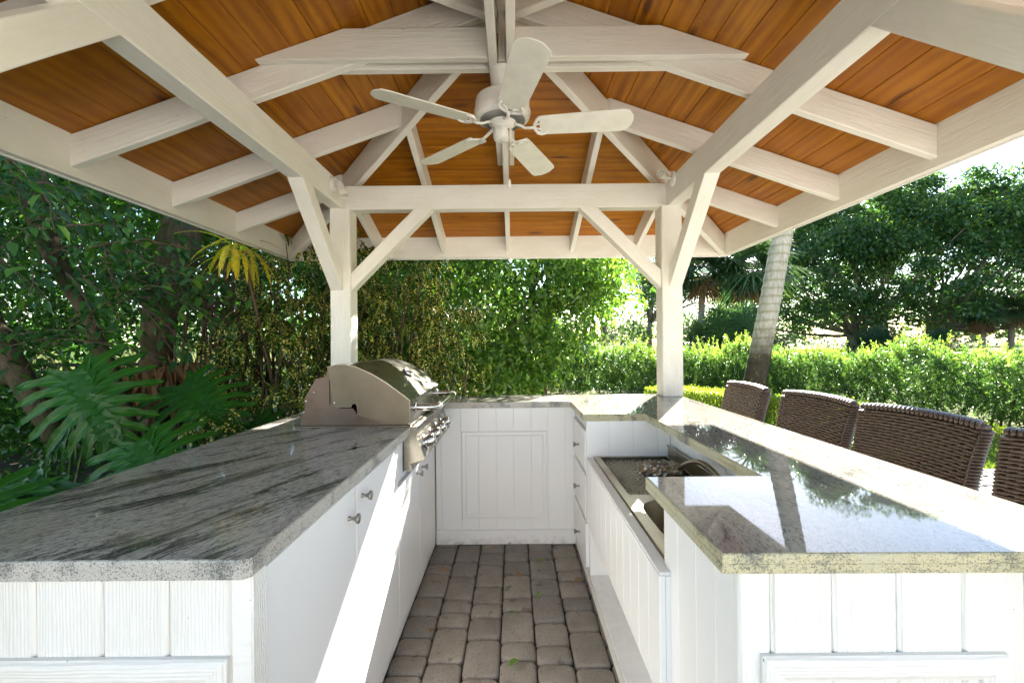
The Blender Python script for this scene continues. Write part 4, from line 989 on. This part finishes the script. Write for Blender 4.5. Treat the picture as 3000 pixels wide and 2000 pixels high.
# ---- philodendrons
def philo_leaf(L=.6, nl=8, seed=0, droop=.35):
    rr = random.Random(seed); V = []; F = []; T = []
    def strip(base, ang, ln, w0, w1, curve):
        pts = []; n = 10
        for i in range(n+1):
            t = i/n; a = ang+curve*t; 
            if i == 0: p = Vector((base, 0, 0))
            else: p = pts[-1][0]+Vector((math.cos(a), math.sin(a), 0))*ln/n
            w = L*(.115*(1-t)**3.2+.042+.011*math.sin(t*17+base*50)+.010*t)*(w0/(.06*L))**.5*(1.0 if t < .7 else math.sqrt(max(0, 1-((t-.7)/.3)**2)))
            pts.append((p, a, max(w, .002)))
        o = len(V)
        for i, (p, a, w) in enumerate(pts):
            s = Vector((-math.sin(a), math.cos(a), 0))
            for q in (-1, -.16, 0, .16, 1):
                v = p+s*w*q; t = i/n
                z = (.0 if abs(q) < .5 else .010*L*math.sin(t*14)+.022*L)-droop*(v.x*abs(v.x)+v.y*v.y*1.25)/L+rr.uniform(-.003, .003)
                V.append((v.x, v.y, z)); T.append((.25+.12*rr.random()) if q else 1.)
        for i in range(n):
            for q in range(4):
                a0 = o+i*5+q; F.extend([(a0, a0+1, a0+6), (a0, a0+6, a0+5)])
    for sgn in (-1, 1):
        for i in range(nl):
            t = i/(nl-1); base = L*.86*t**1.1-.0*L; ang = sgn*R(128-100*t); ln = L*(.60+.22*math.sin(math.pi*min(1, t+.18))-.26*t**2)
            strip(base, ang, ln, .060*L*(1.25-.5*t), .074*L*(1.15-.4*t), -sgn*.28*(1-t*.5))
        strip(.0, sgn*R(150), L*.42, .05*L, .06*L, -sgn*.25)
    strip(L*.70, 0, L*.42, .07*L, .05*L, 0)
    return npmesh('leaf', V, F, 'leaf_philo', T, True)
PHL = [philo_leaf(.44, 9, s, dp) for s, dp in ((1, .30), (2, .42), (3, .25))]
def philodendron(base, leaves, label):
    t = thing('philodendron', base, label, 'plant', 'philodendrons in the left garden bed')
    for k, (p, m, nr, sc) in enumerate(leaves):
        p = Vector(p); x = Vector(m).normalized(); z = Vector(nr); z = (z-x*z.dot(x)).normalized(); y = z.cross(x)
        mw = Matrix(((x.x, y.x, z.x, p.x), (x.y, y.y, z.y, p.y), (x.z, y.z, z.z, p.z), (0, 0, 0, 1))) @ Matrix.Scale(sc, 4)
        link('leaf', PHL[k % 3], t, mw)
        b = Vector(base); g = G(); mid = (b+p)/2+Vector((0, 0, .12)); g.tube(bez(b, mid, p, 8), np.linspace(.013, .007, 9)*sc, 7); g.ob('stalk', 'stalk', t, None, True)
    return t
philodendron((-3.0, 2.9, 0), [((-2.44, 2.45, 1.10), (.55, -.25, -.62), (.05, -.72, .70), .98), ((-2.9, 3.0, .85), (-.5, -.4, -.4), (0, -.5, .8), .8), ((-3.2, 2.5, .75), (-.7, -.4, -.4), (0, -.6, .7), .9)], 'philodendron holding the largest split leaf before the banyan trunk')
philodendron((-2.4, 3.3, 0), [((-2.12, 2.85, 1.0), (.75, -.25, -.38), (.0, -.60, .80), .92), ((-1.75, 3.0, .72), (.7, -.3, -.6), (0, -.6, .75), .8), ((-2.5, 3.0, .6), (-.5, -.5, -.5), (0, -.5, .8), .8)], 'darker philodendron at the foot of the banyan trunk')
philodendron((-2.0, 2.3, 0), [((-1.78, 2.1, .78), (.55, -.45, -.50), (-.1, -.62, .75), .88), ((-1.6, 2.35, .58), (.4, -.5, -.6), (.2, -.6, .75), .7), ((-2.2, 2.0, .62), (-.3, -.6, -.5), (0, -.6, .75), .8)], 'low philodendron just behind the granite counter edge')
philodendron((-2.3, 1.7, 0), [((-2.0, 1.52, .66), (.6, -.45, -.35), (-.1, -.5, .85), .95), ((-1.7, 1.35, .50), (.5, -.6, -.5), (.1, -.6, .75), .8), ((-2.3, 1.9, .62), (-.2, -.6, -.5), (0, -.6, .75), .8), ((-1.45, 1.9, .42), (.3, -.6, -.5), (0, -.6, .75), .6)], 'philodendron nearest the left picture edge below the counter line')
# ---- spotted crotons with hanging strap leaves
def strap_leaf(P, D, L, W, droop, tint, V, F, T, n=5):
    P = Vector(P); D = Vector(D).normalized(); S = D.cross(Vector((0, 0, 1)))
    S = S.normalized() if S.length > .05 else Vector((1, 0, 0)); p = P.copy(); d = D.copy(); o = len(V)
    for i in range(n+1):
        t = i/n; w = W*math.sin(math.pi*(.08+.9*t))**.7
        V.append(tuple(p-S*w)); V.append(tuple(p+Vector((0, 0, -.15*W)))); V.append(tuple(p+S*w)); T.extend([tint]*3)
        d = (d+Vector((0, 0, -droop/n))).normalized(); p = p+d*(L/n)
    for i in range(n):
        for q in (0, 1): a = o+i*3+q; F.extend([(a, a+1, a+4), (a, a+4, a+3)])
def croton(base, h, spread, nst, nleaf, label, mat='leaf_croton', L=.17, seed=0, zmin=.35):
    rr = random.Random(seed); t = thing('croton', base, label, 'shrub', 'spotted crotons in the left garden bed'); g = G(); V = []; F = []; T = []
    for i in range(nst):
        tx, ty = base[0]+rr.uniform(-spread, spread), base[1]+rr.uniform(-spread*.5, spread*.5); top = (tx, ty, h*rr.uniform(.55, 1))
        pts = wob(bez(base, (base[0]*.4+tx*.6, base[1]*.4+ty*.6, top[2]*.5), top, 9), rr, .02); g.tube(pts, np.linspace(.013, .004, 10), 6)
    K = int(nst*nleaf*.24); k = 0
    while k < K:       # leaf whorls spread through the shrub
        p = Vector((base[0]+rr.uniform(-1, 1)*spread*1.15, base[1]+rr.uniform(-1, 1)*spread*.6, h*(1-.92*rr.random()**1.15)))
        k += 1; nw = rr.randrange(5, 9); a0 = rr.uniform(0, 6.28)
        for q in range(nw):
            a = a0+q*2.4; strap_leaf(p+Vector((0, 0, rr.uniform(-.05, .05))), (math.cos(a), math.sin(a), rr.uniform(-.1, .9)), L*rr.uniform(.8, 1.4), .017*rr.uniform(.8, 1.25), rr.uniform(1.8, 3.8), rr.random()**2, V, F, T)
    link('foliage', npmesh('foliage', V, F, mat, T, True), t); g.ob('stem', 'twig', t, None, True); return t
croton((-1.9, 4.15, 0), 2.35, .65, 16, 62, 'tall croton with cream spotted leaves hanging left of the white post', seed=1)
croton((-1.25, 4.3, 0), 2.3, .55, 14, 62, 'spotted croton directly behind the left white post', seed=2)
croton((-2.15, 3.7, 0), 1.55, .35, 8, 40, 'shorter spotted croton beside the banyan hanging roots', seed=3)
croton((-.72, 4.6, 0), 1.75, .40, 9, 52, 'croton with small spots to the right of the grill lid', seed=4)
croton((-1.65, 3.2, 0), 1.0, .30, 6, 34, 'low spotted croton peeping over the counter beside the grill', seed=6)
croton((-1.75, 2.55, 0), .88, .18, 3, 16, 'small spotted croton sprig among the dark split leaves', seed=5, L=.15)
t = thing('yellow_croton', (-2.0, 3.6, 1.5), 'bright yellow blotched croton spray hanging just under the left eave', 'shrub'); V = []; F = []; T = []; rr = random.Random(8)
for i in range(30):
    a = rr.uniform(0, 6.283); strap_leaf((-2.16+rr.uniform(-.07, .07), 3.45+rr.uniform(-.05, .05), 2.06+rr.uniform(-.05, .06)), (math.cos(a), math.sin(a)*.7-.2, rr.uniform(-.1, .7)), rr.uniform(.22, .44), .017, rr.uniform(.8, 4), rr.random(), V, F, T, 7)
link('foliage', npmesh('foliage', V, F, 'leaf_yellow', T, True), t); g = G(); g.tube(dense([(-1.95, 3.9, 0), (-2.1, 3.8, 1.0), (-2.16, 3.5, 2.06)]), .014, 7); g.ob('stem', 'twig', t, None, True)
# ---- low understory in the dark bed
f = Fol(); rs = RS(17); n = 150; C = np.stack([rs.uniform(-4.6, -1.5, n), rs.uniform(1.0, 4.2, n), rs.uniform(.05, .5, n)], 1)
f.add(*clump_leaves(rs, C, np.full((n, 3), .16), 36, .05, .026, 0, 1, shell=.1, tintpow=2.5)); link('ground_cover', f.me('ground_cover', 'leaf_banyan'), None, None, kind='stuff', label='small glossy dark leaves covering the left garden bed', category='ground cover')
t = thing('spider_lily', (-2.6, 1.75, .4), 'pale green sword leaves standing at the far left edge', 'plant'); V = []; F = []; T = []
for i in range(9):
    a = rr.uniform(-.5, .5); strap_leaf((-2.62+rr.uniform(-.05, .05), 1.85+rr.uniform(-.05, .05), .30), (math.sin(a)*.6, math.cos(a)*.2, 1), rr.uniform(.45, .68), .018, rr.uniform(.1, .6), .9+.1*rr.random(), V, F, T, 6)
link('foliage', npmesh('foliage', V, F, 'leaf_box', T, True), t)
# ---- podocarpus hedge
def hedge_path(pts, step=.1):
    P = dense([(x, y, 0) for x, y in pts], 24); return P
hd = thing('podocarpus_hedge', (6, 7, 0), 'long feathery podocarpus hedge with yellow green tips across the lawn', 'hedge')
path = hedge_path([(9.6, 1.6), (7.9, 4.9), (6.5, 7.3), (4.9, 9.0), (3.3, 10.2), (1.6, 10.9), (-.6, 11.2)]); rs = RS(23)
seg = np.array([(p.x, p.y) for p in path]); dl = np.r_[0, np.cumsum(np.linalg.norm(np.diff(seg, axis=0), axis=1))]
def along(s): return np.stack([np.interp(s, dl, seg[:, 0]), np.interp(s, dl, seg[:, 1])], 1)
def shoots(n, top, seed, spread=.62):
    rs = RS(seed); s = rs.uniform(0, dl[-1], n); p = along(s); q = along(np.minimum(s+.05, dl[-1]))-along(np.maximum(s-.05, 0)); nn = unit(np.stack([-q[:, 1], q[:, 0]], 1))
    side = rs.uniform(-spread, spread, n); H = 1.00+.09*np.sin(s*2.3)+.09*np.sin(s*5.1+1)+.05*np.sin(s*9.3)
    if top: z = H-.02+rs.uniform(-.12, .0, n); side *= .8
    else: z = H*rs.rand(n)**.9; side = np.where(rs.rand(n) < .75, spread*np.sign(side)*(1-.25*(z/1.3)**3)*rs.uniform(.7, 1.05, n), side)
    return s, np.c_[p+nn*side[:, None], z], nn, side
def needles(B, Dr, Ln, k, L, W, t0, seed):
    rs = RS(seed); n = len(B); idx = np.repeat(np.arange(n), k); q = rs.uniform(.05, 1, len(idx))[:, None]
    P = B[idx]+Dr[idx]*Ln[idx, None]*q; d = unit(Dr[idx]*.75+rdir(rs, len(idx))*.85); S = unit(np.cross(d, rdir(rs, len(idx)))); l = L*rs.uniform(.7, 1.2, (len(idx), 1))
    V = np.stack([P-S*W*.5, P+d*l*.5+S*W*.55, P+d*l, P+d*l*.5-S*W*.55], 1).reshape(-1, 3)
    F = (np.arange(len(idx))[:, None, None]*4+np.array([(0, 1, 2), (0, 2, 3)])[None]).reshape(-1, 3)
    T = np.repeat(np.clip(t0[idx]+.25*q[:, 0]+rs.uniform(-.1, .1, len(idx)), 0, 1), 4); return V, F, T
f = Fol()
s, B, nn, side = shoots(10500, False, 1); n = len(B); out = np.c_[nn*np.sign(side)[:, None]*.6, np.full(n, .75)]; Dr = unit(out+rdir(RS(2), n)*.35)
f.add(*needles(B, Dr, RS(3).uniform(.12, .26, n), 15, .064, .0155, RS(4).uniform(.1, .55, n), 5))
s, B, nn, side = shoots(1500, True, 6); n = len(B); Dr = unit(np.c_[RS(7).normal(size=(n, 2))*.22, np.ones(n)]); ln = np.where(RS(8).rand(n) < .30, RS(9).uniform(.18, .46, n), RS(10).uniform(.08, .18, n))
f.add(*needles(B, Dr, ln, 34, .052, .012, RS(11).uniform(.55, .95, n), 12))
sc_ = rs.uniform(0, dl[-1], 420); pc = along(sc_); f.add(*clump_leaves(rs, np.c_[pc+rs.uniform(-.25, .25, (420, 2)), rs.uniform(.1, .95, 420)], np.full((420, 3), .25), 60, .08, .022, 0, .35, shell=.1))
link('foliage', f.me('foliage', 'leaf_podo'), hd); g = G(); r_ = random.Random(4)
for i in range(70):
    p = along(np.array([r_.uniform(0, dl[-1])]))[0]; g.tube([(p[0], p[1], 0), (p[0]+r_.uniform(-.1, .1), p[1]+r_.uniform(-.1, .1), .5), (p[0]+r_.uniform(-.3, .3), p[1]+r_.uniform(-.3, .3), 1.1)], [.016, .012, .005], 5)
g.ob('stems', 'twig', hd, None, True, kind='stuff')
# ---- low clipped boxwood hedge
bh = thing('boxwood_hedge', (3, 5.3, 0), 'low clipped bright yellow green hedge curving behind the bar chairs', 'hedge'); rs = RS(31)
bp = dense([(2.15, 6.55, 0), (2.75, 5.95, 0), (3.30, 5.15, 0), (3.65, 4.25, 0)], 20); seg2 = np.array([(p.x, p.y) for p in bp]); dl2 = np.r_[0, np.cumsum(np.linalg.norm(np.diff(seg2, axis=0), axis=1))]
n = 42000; s = rs.uniform(0, dl2[-1], n); p = np.stack([np.interp(s, dl2, seg2[:, 0]), np.interp(s, dl2, seg2[:, 1])], 1); tt = unit(np.stack([np.interp(np.minimum(s+.1, dl2[-1]), dl2, seg2[:, 0])-np.interp(s-.1, dl2, seg2[:, 0]), np.interp(np.minimum(s+.1, dl2[-1]), dl2, seg2[:, 1])-np.interp(s-.1, dl2, seg2[:, 1])], 1)); nn = np.stack([-tt[:, 1], tt[:, 0]], 1)
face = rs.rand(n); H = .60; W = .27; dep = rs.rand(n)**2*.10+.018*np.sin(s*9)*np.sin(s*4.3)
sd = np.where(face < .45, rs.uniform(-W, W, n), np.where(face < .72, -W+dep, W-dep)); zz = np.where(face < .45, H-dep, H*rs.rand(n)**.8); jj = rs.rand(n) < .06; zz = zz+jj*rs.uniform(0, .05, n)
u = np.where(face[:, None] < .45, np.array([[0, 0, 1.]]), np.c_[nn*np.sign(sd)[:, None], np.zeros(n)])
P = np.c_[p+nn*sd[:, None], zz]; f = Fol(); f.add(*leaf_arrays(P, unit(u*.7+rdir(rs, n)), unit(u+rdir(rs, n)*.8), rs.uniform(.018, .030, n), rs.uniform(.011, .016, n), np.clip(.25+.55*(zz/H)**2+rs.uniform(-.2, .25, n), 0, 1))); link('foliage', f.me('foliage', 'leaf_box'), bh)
g = G()
for i in range(0, len(bp)-1): 
    a, b = bp[i], bp[i+1]; g.tube([(a.x, a.y, .02), (a.x, a.y, .48)], .008, 4)
g.ob('stems', 'twig', bh, None, True, kind='stuff')
# ---- ringed leaning palm
pm = thing('palm_tree', (3.42, 6.3, 0), 'leaning ringed grey palm trunk rising in front of the hedge', 'palm tree')
pts = []; rad = []; r_ = random.Random(2)
for i in range(150):
    z = 7.2*i/149; x = .215*z-.004*z*z; ring = .5+.5*math.cos(2*math.pi*z/.135+.7*math.sin(z*5)); pts.append((x+r_.uniform(-.003, .003), r_.uniform(-.003, .003), z)); rad.append(.142+.05*math.exp(-z*3)-.005*z+.009*ring**2)
g = G(); g.tube(pts, rad, 22); g.ob('trunk', 'bark_palm', pm, Matrix.Translation((3.42, 6.3, 0)), True)
V = []; F = []; T = []; top = Vector((3.42+.205*7.2-.2, 6.3, 7.2))
def frond(V, F, T, top, az, el, L, rr, hang=1.):
    p = top.copy(); d = Vector((math.cos(az)*math.cos(el), math.sin(az)*math.cos(el), math.sin(el)))
    for i in range(18):
        d = (d+Vector((0, 0, -.095*hang))).normalized(); q = p+d*L/18; s = d.cross(Vector((0, 0, 1))).normalized()
        for sg in (-1, 1):
            for k in range(2): strap_leaf(p.lerp(q, k*.5), s*sg+d*.7+Vector((0, 0, -.1)), L*.26*math.sin(math.pi*(.12+.82*i/18)), .017, .9, rr.random()*.8, V, F, T, 2)
        p = q
for k in range(12): frond(V, F, T, top, k*2.4, r_.uniform(.2, 1.1), 2.3, r_)
link('frond', npmesh('frond', V, F, 'leaf_palm', T), pm)
# ---- fan palms
def fan_leaf(V, F, T, c, d, R0, rr, nf=15, tint=None, sag=.35):
    c = Vector(c); d = Vector(d).normalized(); s = d.cross(Vector((0, 0, 1))); s = s.normalized() if s.length > .05 else Vector((1, 0, 0)); u = s.cross(d)
    t = rr.random() if tint is None else tint; o = len(V)
    for i in range(nf):
        a = R(-125+250*i/(nf-1)+rr.uniform(-3, 3)); dd = d*math.cos(a)+s*math.sin(a); ss = dd.cross(u).normalized(); L = R0*(1-.25*abs(a)/2.2)*rr.uniform(.9, 1.05); o = len(V)
        for q, w in ((.0, .012), (.5, .030), (.8, .018), (1, .002)):
            p = c+dd*L*q+u*(.12*R0*math.cos(a*1.2))*q+Vector((0, 0, -sag*R0*q**2.5)); V.append(tuple(p-ss*w*R0)); V.append(tuple(p+ss*w*R0)); T.extend([t+.1*q]*2)
        for j in range(3): a0 = o+j*2; F.extend([(a0, a0+1, a0+3), (a0, a0+3, a0+2)])
def sabal(base, h, label, lean=(0, 0), crown=1.0, seed=0, skirt=26):
    rr = random.Random(seed); t = thing('sabal_palm', base, label, 'palm tree', 'fan palms beyond the hedge'); b = Vector(base); top = b+Vector((lean[0], lean[1], h)); g = G()
    g.tube(bez(b, b+Vector((lean[0]*.2, 0, h*.6)), top, 12), [.17]*4+[.14]*9, 9); g.ob('trunk', 'bark_sabal', t, None, True); V = []; F = []; T = []
    for i in range(58):
        a = rr.uniform(0, 6.28); el = rr.uniform(-.6, 1.3); d = Vector((math.cos(a)*math.cos(el), math.sin(a)*math.cos(el), math.sin(el))); fan_leaf(V, F, T, top+d*crown*rr.uniform(.35, .75), d+Vector((0, 0, -.25)), .85*crown, rr)
    link('crown', npmesh('crown', V, F, 'leaf_palm', T), t); V = []; F = []; T = []
    for i in range(skirt):
        a = rr.uniform(0, 6.28); d = Vector((math.cos(a)*.40, math.sin(a)*.40, -.9)); fan_leaf(V, F, T, top+Vector((math.cos(a)*.28, math.sin(a)*.28, -.25-rr.random()*.55))*1., d, .62*crown, rr, 11, None, .3)
    link('dead_skirt', npmesh('dead_skirt', V, F, 'leaf_dead', T), t)
sabal((8.5, 19.5, 0), 4.35, 'fan palm with brown skirt seen just right of the right post', (.2, 0), 1.45, 1)
sabal((9.6, 19.0, 0), 4.45, 'fan palm with long brown skirt left of the leaning palm trunk', (1.0, 0), 1.7, 2, 40)
sabal((8.3, 22.5, 0), 4.7, 'slimmer fan palm partly hidden behind the right post', (-.3, 0), 1.4, 3)
sabal((25.6, 23.5, 0), 2.6, 'brown skirted fan palm half buried under the big spreading tree', (0, 0), .9, 4, 40)
sabal((30, 26, 0), 3.0, 'squat fan palm at the right picture edge below the big tree', (.3, 0), 1.0, 5, 30)
def palmetto(base, r, h, n, label, seed=0, tint=None):
    rr = random.Random(seed); t = thing('palmetto_bush', base, label, 'shrub', 'palmetto bushes beyond the hedge'); V = []; F = []; T = []; b = Vector(base)
    for i in range(n):
        a = rr.uniform(0, 6.28); el = rr.uniform(.0, 1.45); d = Vector((math.cos(a)*math.cos(el), math.sin(a)*math.cos(el), math.sin(el))); k = rr.uniform(.55, 1)
        c = b+Vector((d.x*r*k, d.y*r*k, .15+d.z*h*k)); fan_leaf(V, F, T, c, d+Vector((0, 0, .15)), .66, rr, 17, tint)
    link('fronds', npmesh('fronds', V, F, 'leaf_palm', T), t); g = G(); g.tube([b, b+Vector((0, 0, h*.5))], [.15, .08], 7); g.ob('stem', 'bark_sabal', t, None, True)
palmetto((6.5, 12.8, 0), 1.7, 2.1, 210, 'big rounded blue green palmetto behind the leaning palm trunk', 1)
palmetto((19.5, 23.0, 0), 1.7, 1.7, 90, 'dark palmetto clump in the shade under the big tree trunk', 2, .1)
palmetto((22.2, 22.6, 0), 1.6, 1.5, 80, 'second dark palmetto clump right of the big tree trunk', 3, .15)
# ---- the big spreading tree
bt = thing('spreading_tree', (25, 30, 0), 'huge spreading tree with dense umbrella crown and bare radiating limbs', 'tree'); rs = RS(41); r_ = random.Random(41)
TC = np.array([28.0, 31.0]); C = []; Rr = []
def crown_pt():
    a = rs.uniform(0, 2*math.pi); q = math.sqrt(rs.rand()); return a, q
while len(C) < 1350:
    a, q = crown_pt(); x = TC[0]+12.6*q*math.cos(a); y = TC[1]+9.5*q*math.sin(a)
    ztop = 4.5+6.85*math.sqrt(max(0, 1-q**2.6))+1.1*math.sin(x*1.1)*math.sin(y*.8)+.7*math.sin(y*1.3+x*.4)-.10*max(0, x-30)**1.2; zbot = 1.9+1.9*(1-q)**.8
    if ztop < zbot: ztop = zbot+.6
    z = ztop-abs(rs.normal())*1.5 if rs.rand() < .72 else rs.uniform(zbot, ztop)
    if z < zbot: continue
    C.append((x, y, z)); k = rs.uniform(.55, 1.05); Rr.append((k, k, k*.52))
C = np.array(C); Rr = np.array(Rr); f = Fol()
f.add(*clump_leaves(rs, C, Rr*1.05, 84, .28, .145, 0, .85, shell=.25, nz=1.2, tintpow=1.3))
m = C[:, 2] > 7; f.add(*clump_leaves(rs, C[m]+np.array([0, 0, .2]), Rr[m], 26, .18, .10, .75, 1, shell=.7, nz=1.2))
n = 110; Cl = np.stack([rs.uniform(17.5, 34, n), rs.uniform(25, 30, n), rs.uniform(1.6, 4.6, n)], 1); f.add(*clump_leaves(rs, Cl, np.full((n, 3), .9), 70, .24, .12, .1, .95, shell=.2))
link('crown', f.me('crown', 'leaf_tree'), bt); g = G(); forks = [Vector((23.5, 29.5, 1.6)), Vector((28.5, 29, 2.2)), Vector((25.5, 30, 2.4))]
for fo in forks: g.tube([(fo.x, fo.y, -.1), (fo.x, fo.y, .8), tuple(fo)], [.75, .55, .5], 10)
for i in range(80):
    c = Vector(C[r_.randrange(len(C))]); fo = min(forks, key=lambda q: (q-c).length+r_.uniform(0, 4)); mid = fo.lerp(c, .45)+Vector((r_.uniform(-1, 1), r_.uniform(-1, 1), -.3-.16*(c-fo).length*r_.random())); L = (c-fo).length
    g.tube(wob(bez(fo, mid, c, 8), r_, .14), np.linspace(.07+.014*L*r_.random()**1.5, .02, 9), 6)
g.ob('trunk', 'bark_tree', bt, None, True)
# second crown mass to the right, and small far trees
def round_tree(base, r, h, n, label, seed, name='broadleaf_tree', mat='leaf_tree', leaf=.26, grp='trees far behind the meadow', lo=0, hi=.8, per=70):
    rs = RS(seed); t = thing(name, base, label, 'tree', grp); k = n; u = rdir(rs, k); q = rs.rand(k, 1)**.4
    C = np.array(base)+np.array([0, 0, h*.62])+u*q*np.array([r, r, h*.40]); f = Fol(); f.add(*clump_leaves(rs, C, np.full((k, 3), r*.24), per, leaf, leaf*.55, lo, hi, shell=.2)); link('crown', f.me('crown', mat), t)
    g = G(); b = Vector(base); g.tube([b, b+Vector((0, 0, h*.3)), b+Vector((.2, 0, h*.6))], [r*.08, r*.06, r*.03], 7)
    for i in range(8): g.tube([b+Vector((0, 0, h*.35)), Vector(C[i*3 % k])], [r*.03, r*.01], 5)
    g.ob('trunk', 'bark_tree', t, None, True)
round_tree((6.7, 21, 0), 1.9, 6.2, 34, 'leafy tree glimpsed through the gap beside the right post', 3, leaf=.16, lo=.3, hi=1)
round_tree((12.6, 33, 0), 4.0, 10.5, 70, 'dark rounded tree behind the two skirted fan palms', 4, leaf=.22)
round_tree((-6, 30, 0), 6, 10, 80, 'broad tree far behind the garden screen', 5)
round_tree((2.9, 13.6, 0), .8, 4.4, 22, 'slim young tree standing by the hedge left of the right post', 6, leaf=.09, mat='leaf_ficus', lo=.4, hi=1, grp='young trees', per=90)
rs = RS(51); f = Fol(); n = 520; a = rs.uniform(-1.35, 1.35, n); dd = rs.uniform(95, 135, n); C = np.stack([np.sin(a)*dd, np.cos(a)*dd, rs.uniform(0, 6.2, n)*(1+.25*np.sin(a*23))], 1)
f.add(*clump_leaves(rs, C, np.stack([rs.uniform(1.8, 3.6, n)]*2+[rs.uniform(1.2, 2, n)], 1), 50, .95, .7, 0, 1, shell=.5)); link('far_woods', f.me('far_woods', 'leaf_wood'), None, None, kind='stuff', label='haze-tinted line of woods along the far side of the meadow', category='woods')
# behind the left screen: open lawn already; rocks in the meadow
rr = np.random.RandomState(3)
for k, (x, y, r) in enumerate(((15.0, 36, 1.5), (5.5, 32, 1.2))):
    g = G(); vs = []; 
    for i in range(9):
        for j in range(14):
            a = 2*math.pi*j/14; b = math.pi/2*i/8; q = r*(1+.18*rr.normal()); vs.append((x+q*1.6*math.cos(a)*math.cos(b), y+q*math.sin(a)*math.cos(b), q*.55*math.sin(b)))
    g.add(vs, [(i*14+j, i*14+(j+1) % 14, (i+1)*14+(j+1) % 14, (i+1)*14+j) for i in range(8) for j in range(14)])
    link('rock', g.me('rock', 'rock'), None, None, label=('pale grey rock mound in the sunlit meadow behind the leaning palm', 'small pale rock mound seen left of the right post')[k], category='rock')
# grass
def grass(name, x0, x1, y0, y1, n, h, w, seed, lab, excl=None):
    rs = RS(seed); P = np.stack([rs.uniform(x0, x1, n), rs.uniform(y0, y1, n), np.full(n, -.044)], 1)
    if excl is not None: P = P[excl(P)]
    n = len(P); d = unit(np.c_[rs.normal(size=(n, 2))*.45, np.ones(n)]); S = unit(np.cross(d, rdir(rs, n))); l = h*rs.uniform(.5, 1.2, (n, 1))
    V = np.stack([P-S*w, P+S*w, P+d*l+np.c_[rs.normal(size=(n, 2))*h*.25, np.zeros(n)]], 1).reshape(-1, 3); F = np.arange(n*3).reshape(-1, 3)
    link(name, npmesh(name, V, F, 'leaf_grass', np.repeat(np.clip(rs.rand(n)*.7+.25*(np.sin(P[:, 0]*.7)*np.sin(P[:, 1]*.9)), 0, 1), 3)), None, None, kind='stuff', label=lab, category='grass')
grass('lawn_grass', 1.6, 7.5, 3.4, 9.5, 120000, .055, .0035, 1, 'bright green lawn blades between patio and hedge', lambda P: ~((P[:, 0] < 5.32) & (P[:, 1] < 4.37)))
grass('meadow_grass', -6, 45, 12, 60, 90000, .17, .02, 2, 'tall pale meadow grass beyond the hedge')
grass('garden_lawn', -18, -2, 8.5, 22, 60000, .08, .012, 3, 'sunlit lawn glimpsed behind the banyan and fence')
# fallen leaves on the pavers and at the skirting
rr = random.Random(12)
LV = [(-.0+.03, 1.72, 'leaf_ficus', .060, 'pale green'), (.02, 2.06, 'leaf_ficus', .045, 'curled dark green'), (.16, 2.20, 'leaf_ficus', .040, 'narrow green'), (.18, 2.55, 'leaf_ficus', .042, 'small olive'), (-.30, 2.76, 'leaf_ficus', .036, 'light green'),
      (.27, 2.56, 'leaf_dead', .032, 'small brown'), (.445-.07, 2.32, 'leaf_dead', .050, 'crumpled brown'), (-.36, 2.45, 'leaf_dead', .036, 'thin brown'), (-.34, 1.93, 'leaf_dead', .034, 'tan'), (.0, 2.77, 'leaf_dead', .040, 'dark curled'), (.33, 2.775, 'leaf_dead', .036, 'folded brown'), (-.17, 2.70, 'leaf_ficus', .028, 'tiny green'), (.06, 2.40, 'leaf_dead', .036, 'twisted dark')]
where = ['in the foreground aisle', 'on the middle pavers', 'right of the aisle middle', 'near the back panel', 'below the framed panel left side', 'beside a small paver at right', 'against the open ledge', 'close to the left doors', 'on the pavers by the left doors', 'at the baseboard middle', 'at the baseboard right corner', 'left of the aisle centre', 'on the aisle centre']
for k, (x, y, mt, L, w) in enumerate(LV):
    V, F, T = leaf_arrays(np.zeros((1, 3)), np.array([[1., 0, .12]]), np.array([[0, rr.uniform(-.2, .2), 1.]]), L*1.25, L*.55, np.array([.5+.5*rr.random()]), True, -.25 if rr.random() < .5 else .35, .3)
    V = V-np.array([L/2, 0, V[:, 2].min()]); link('fallen_leaf', npmesh('fallen_leaf', V, F, mt, T), None, Matrix.Translation((x, y, .0015)) @ Matrix.Rotation(rr.uniform(0, 6.28), 4, 'Z'), label=w+' fallen leaf lying '+where[k], category='leaf', group='fallen leaves on the pavers')
# ---- added unseen behind the camera to bounce sunlight: pale terrace and the house front
sheet('fill_terrace', -12, 16, -21, -1.15, -.018, 'fill_terrace' if 'fill_terrace' in M else 'rock')

hs = thing('fill_house', (2, -20.2, 0), 'pale stucco house front with dark windows, unseen, added to bounce sunlight into the kitchen', 'fill_house')
def wall_piece(x0, x1, z0, z1):
    g = G(); g.box(x0, x1, -20.4, -20.0, z0, z1); g.ob('wall', 'stucco', hs)
wins = [(-6.5, -4.3), (-2.8, -.4), (1.4, 4.6), (6.4, 8.8), (10.4, 12.2)]
xs = [-9]+[v for w in wins for v in w]+[14]
for i in range(0, len(xs), 2): wall_piece(xs[i], xs[i+1], 0, 3.4)
for a, b in wins:
    wall_piece(a, b, 2.4, 3.4); wall_piece(a, b, 0, .15 if b-a > 2.3 else .9)
    g = G(); z0 = .15 if b-a > 2.3 else .9
    g.box(a, b, -20.25, -20.22, z0, 2.4); g.ob('pane', 'glass', hs)
    g = G(); g.box((a+b)/2-.03, (a+b)/2+.03, -20.22, -20.15, z0, 2.4); g.ob('mullion', 'white_smooth', hs)
g = G(); g.prism([(-19.6, 3.4), (-24, 5.2), (-28, 3.4)], 'x', -9.6, 14.6); g.ob('roof', 'shingle', hs)
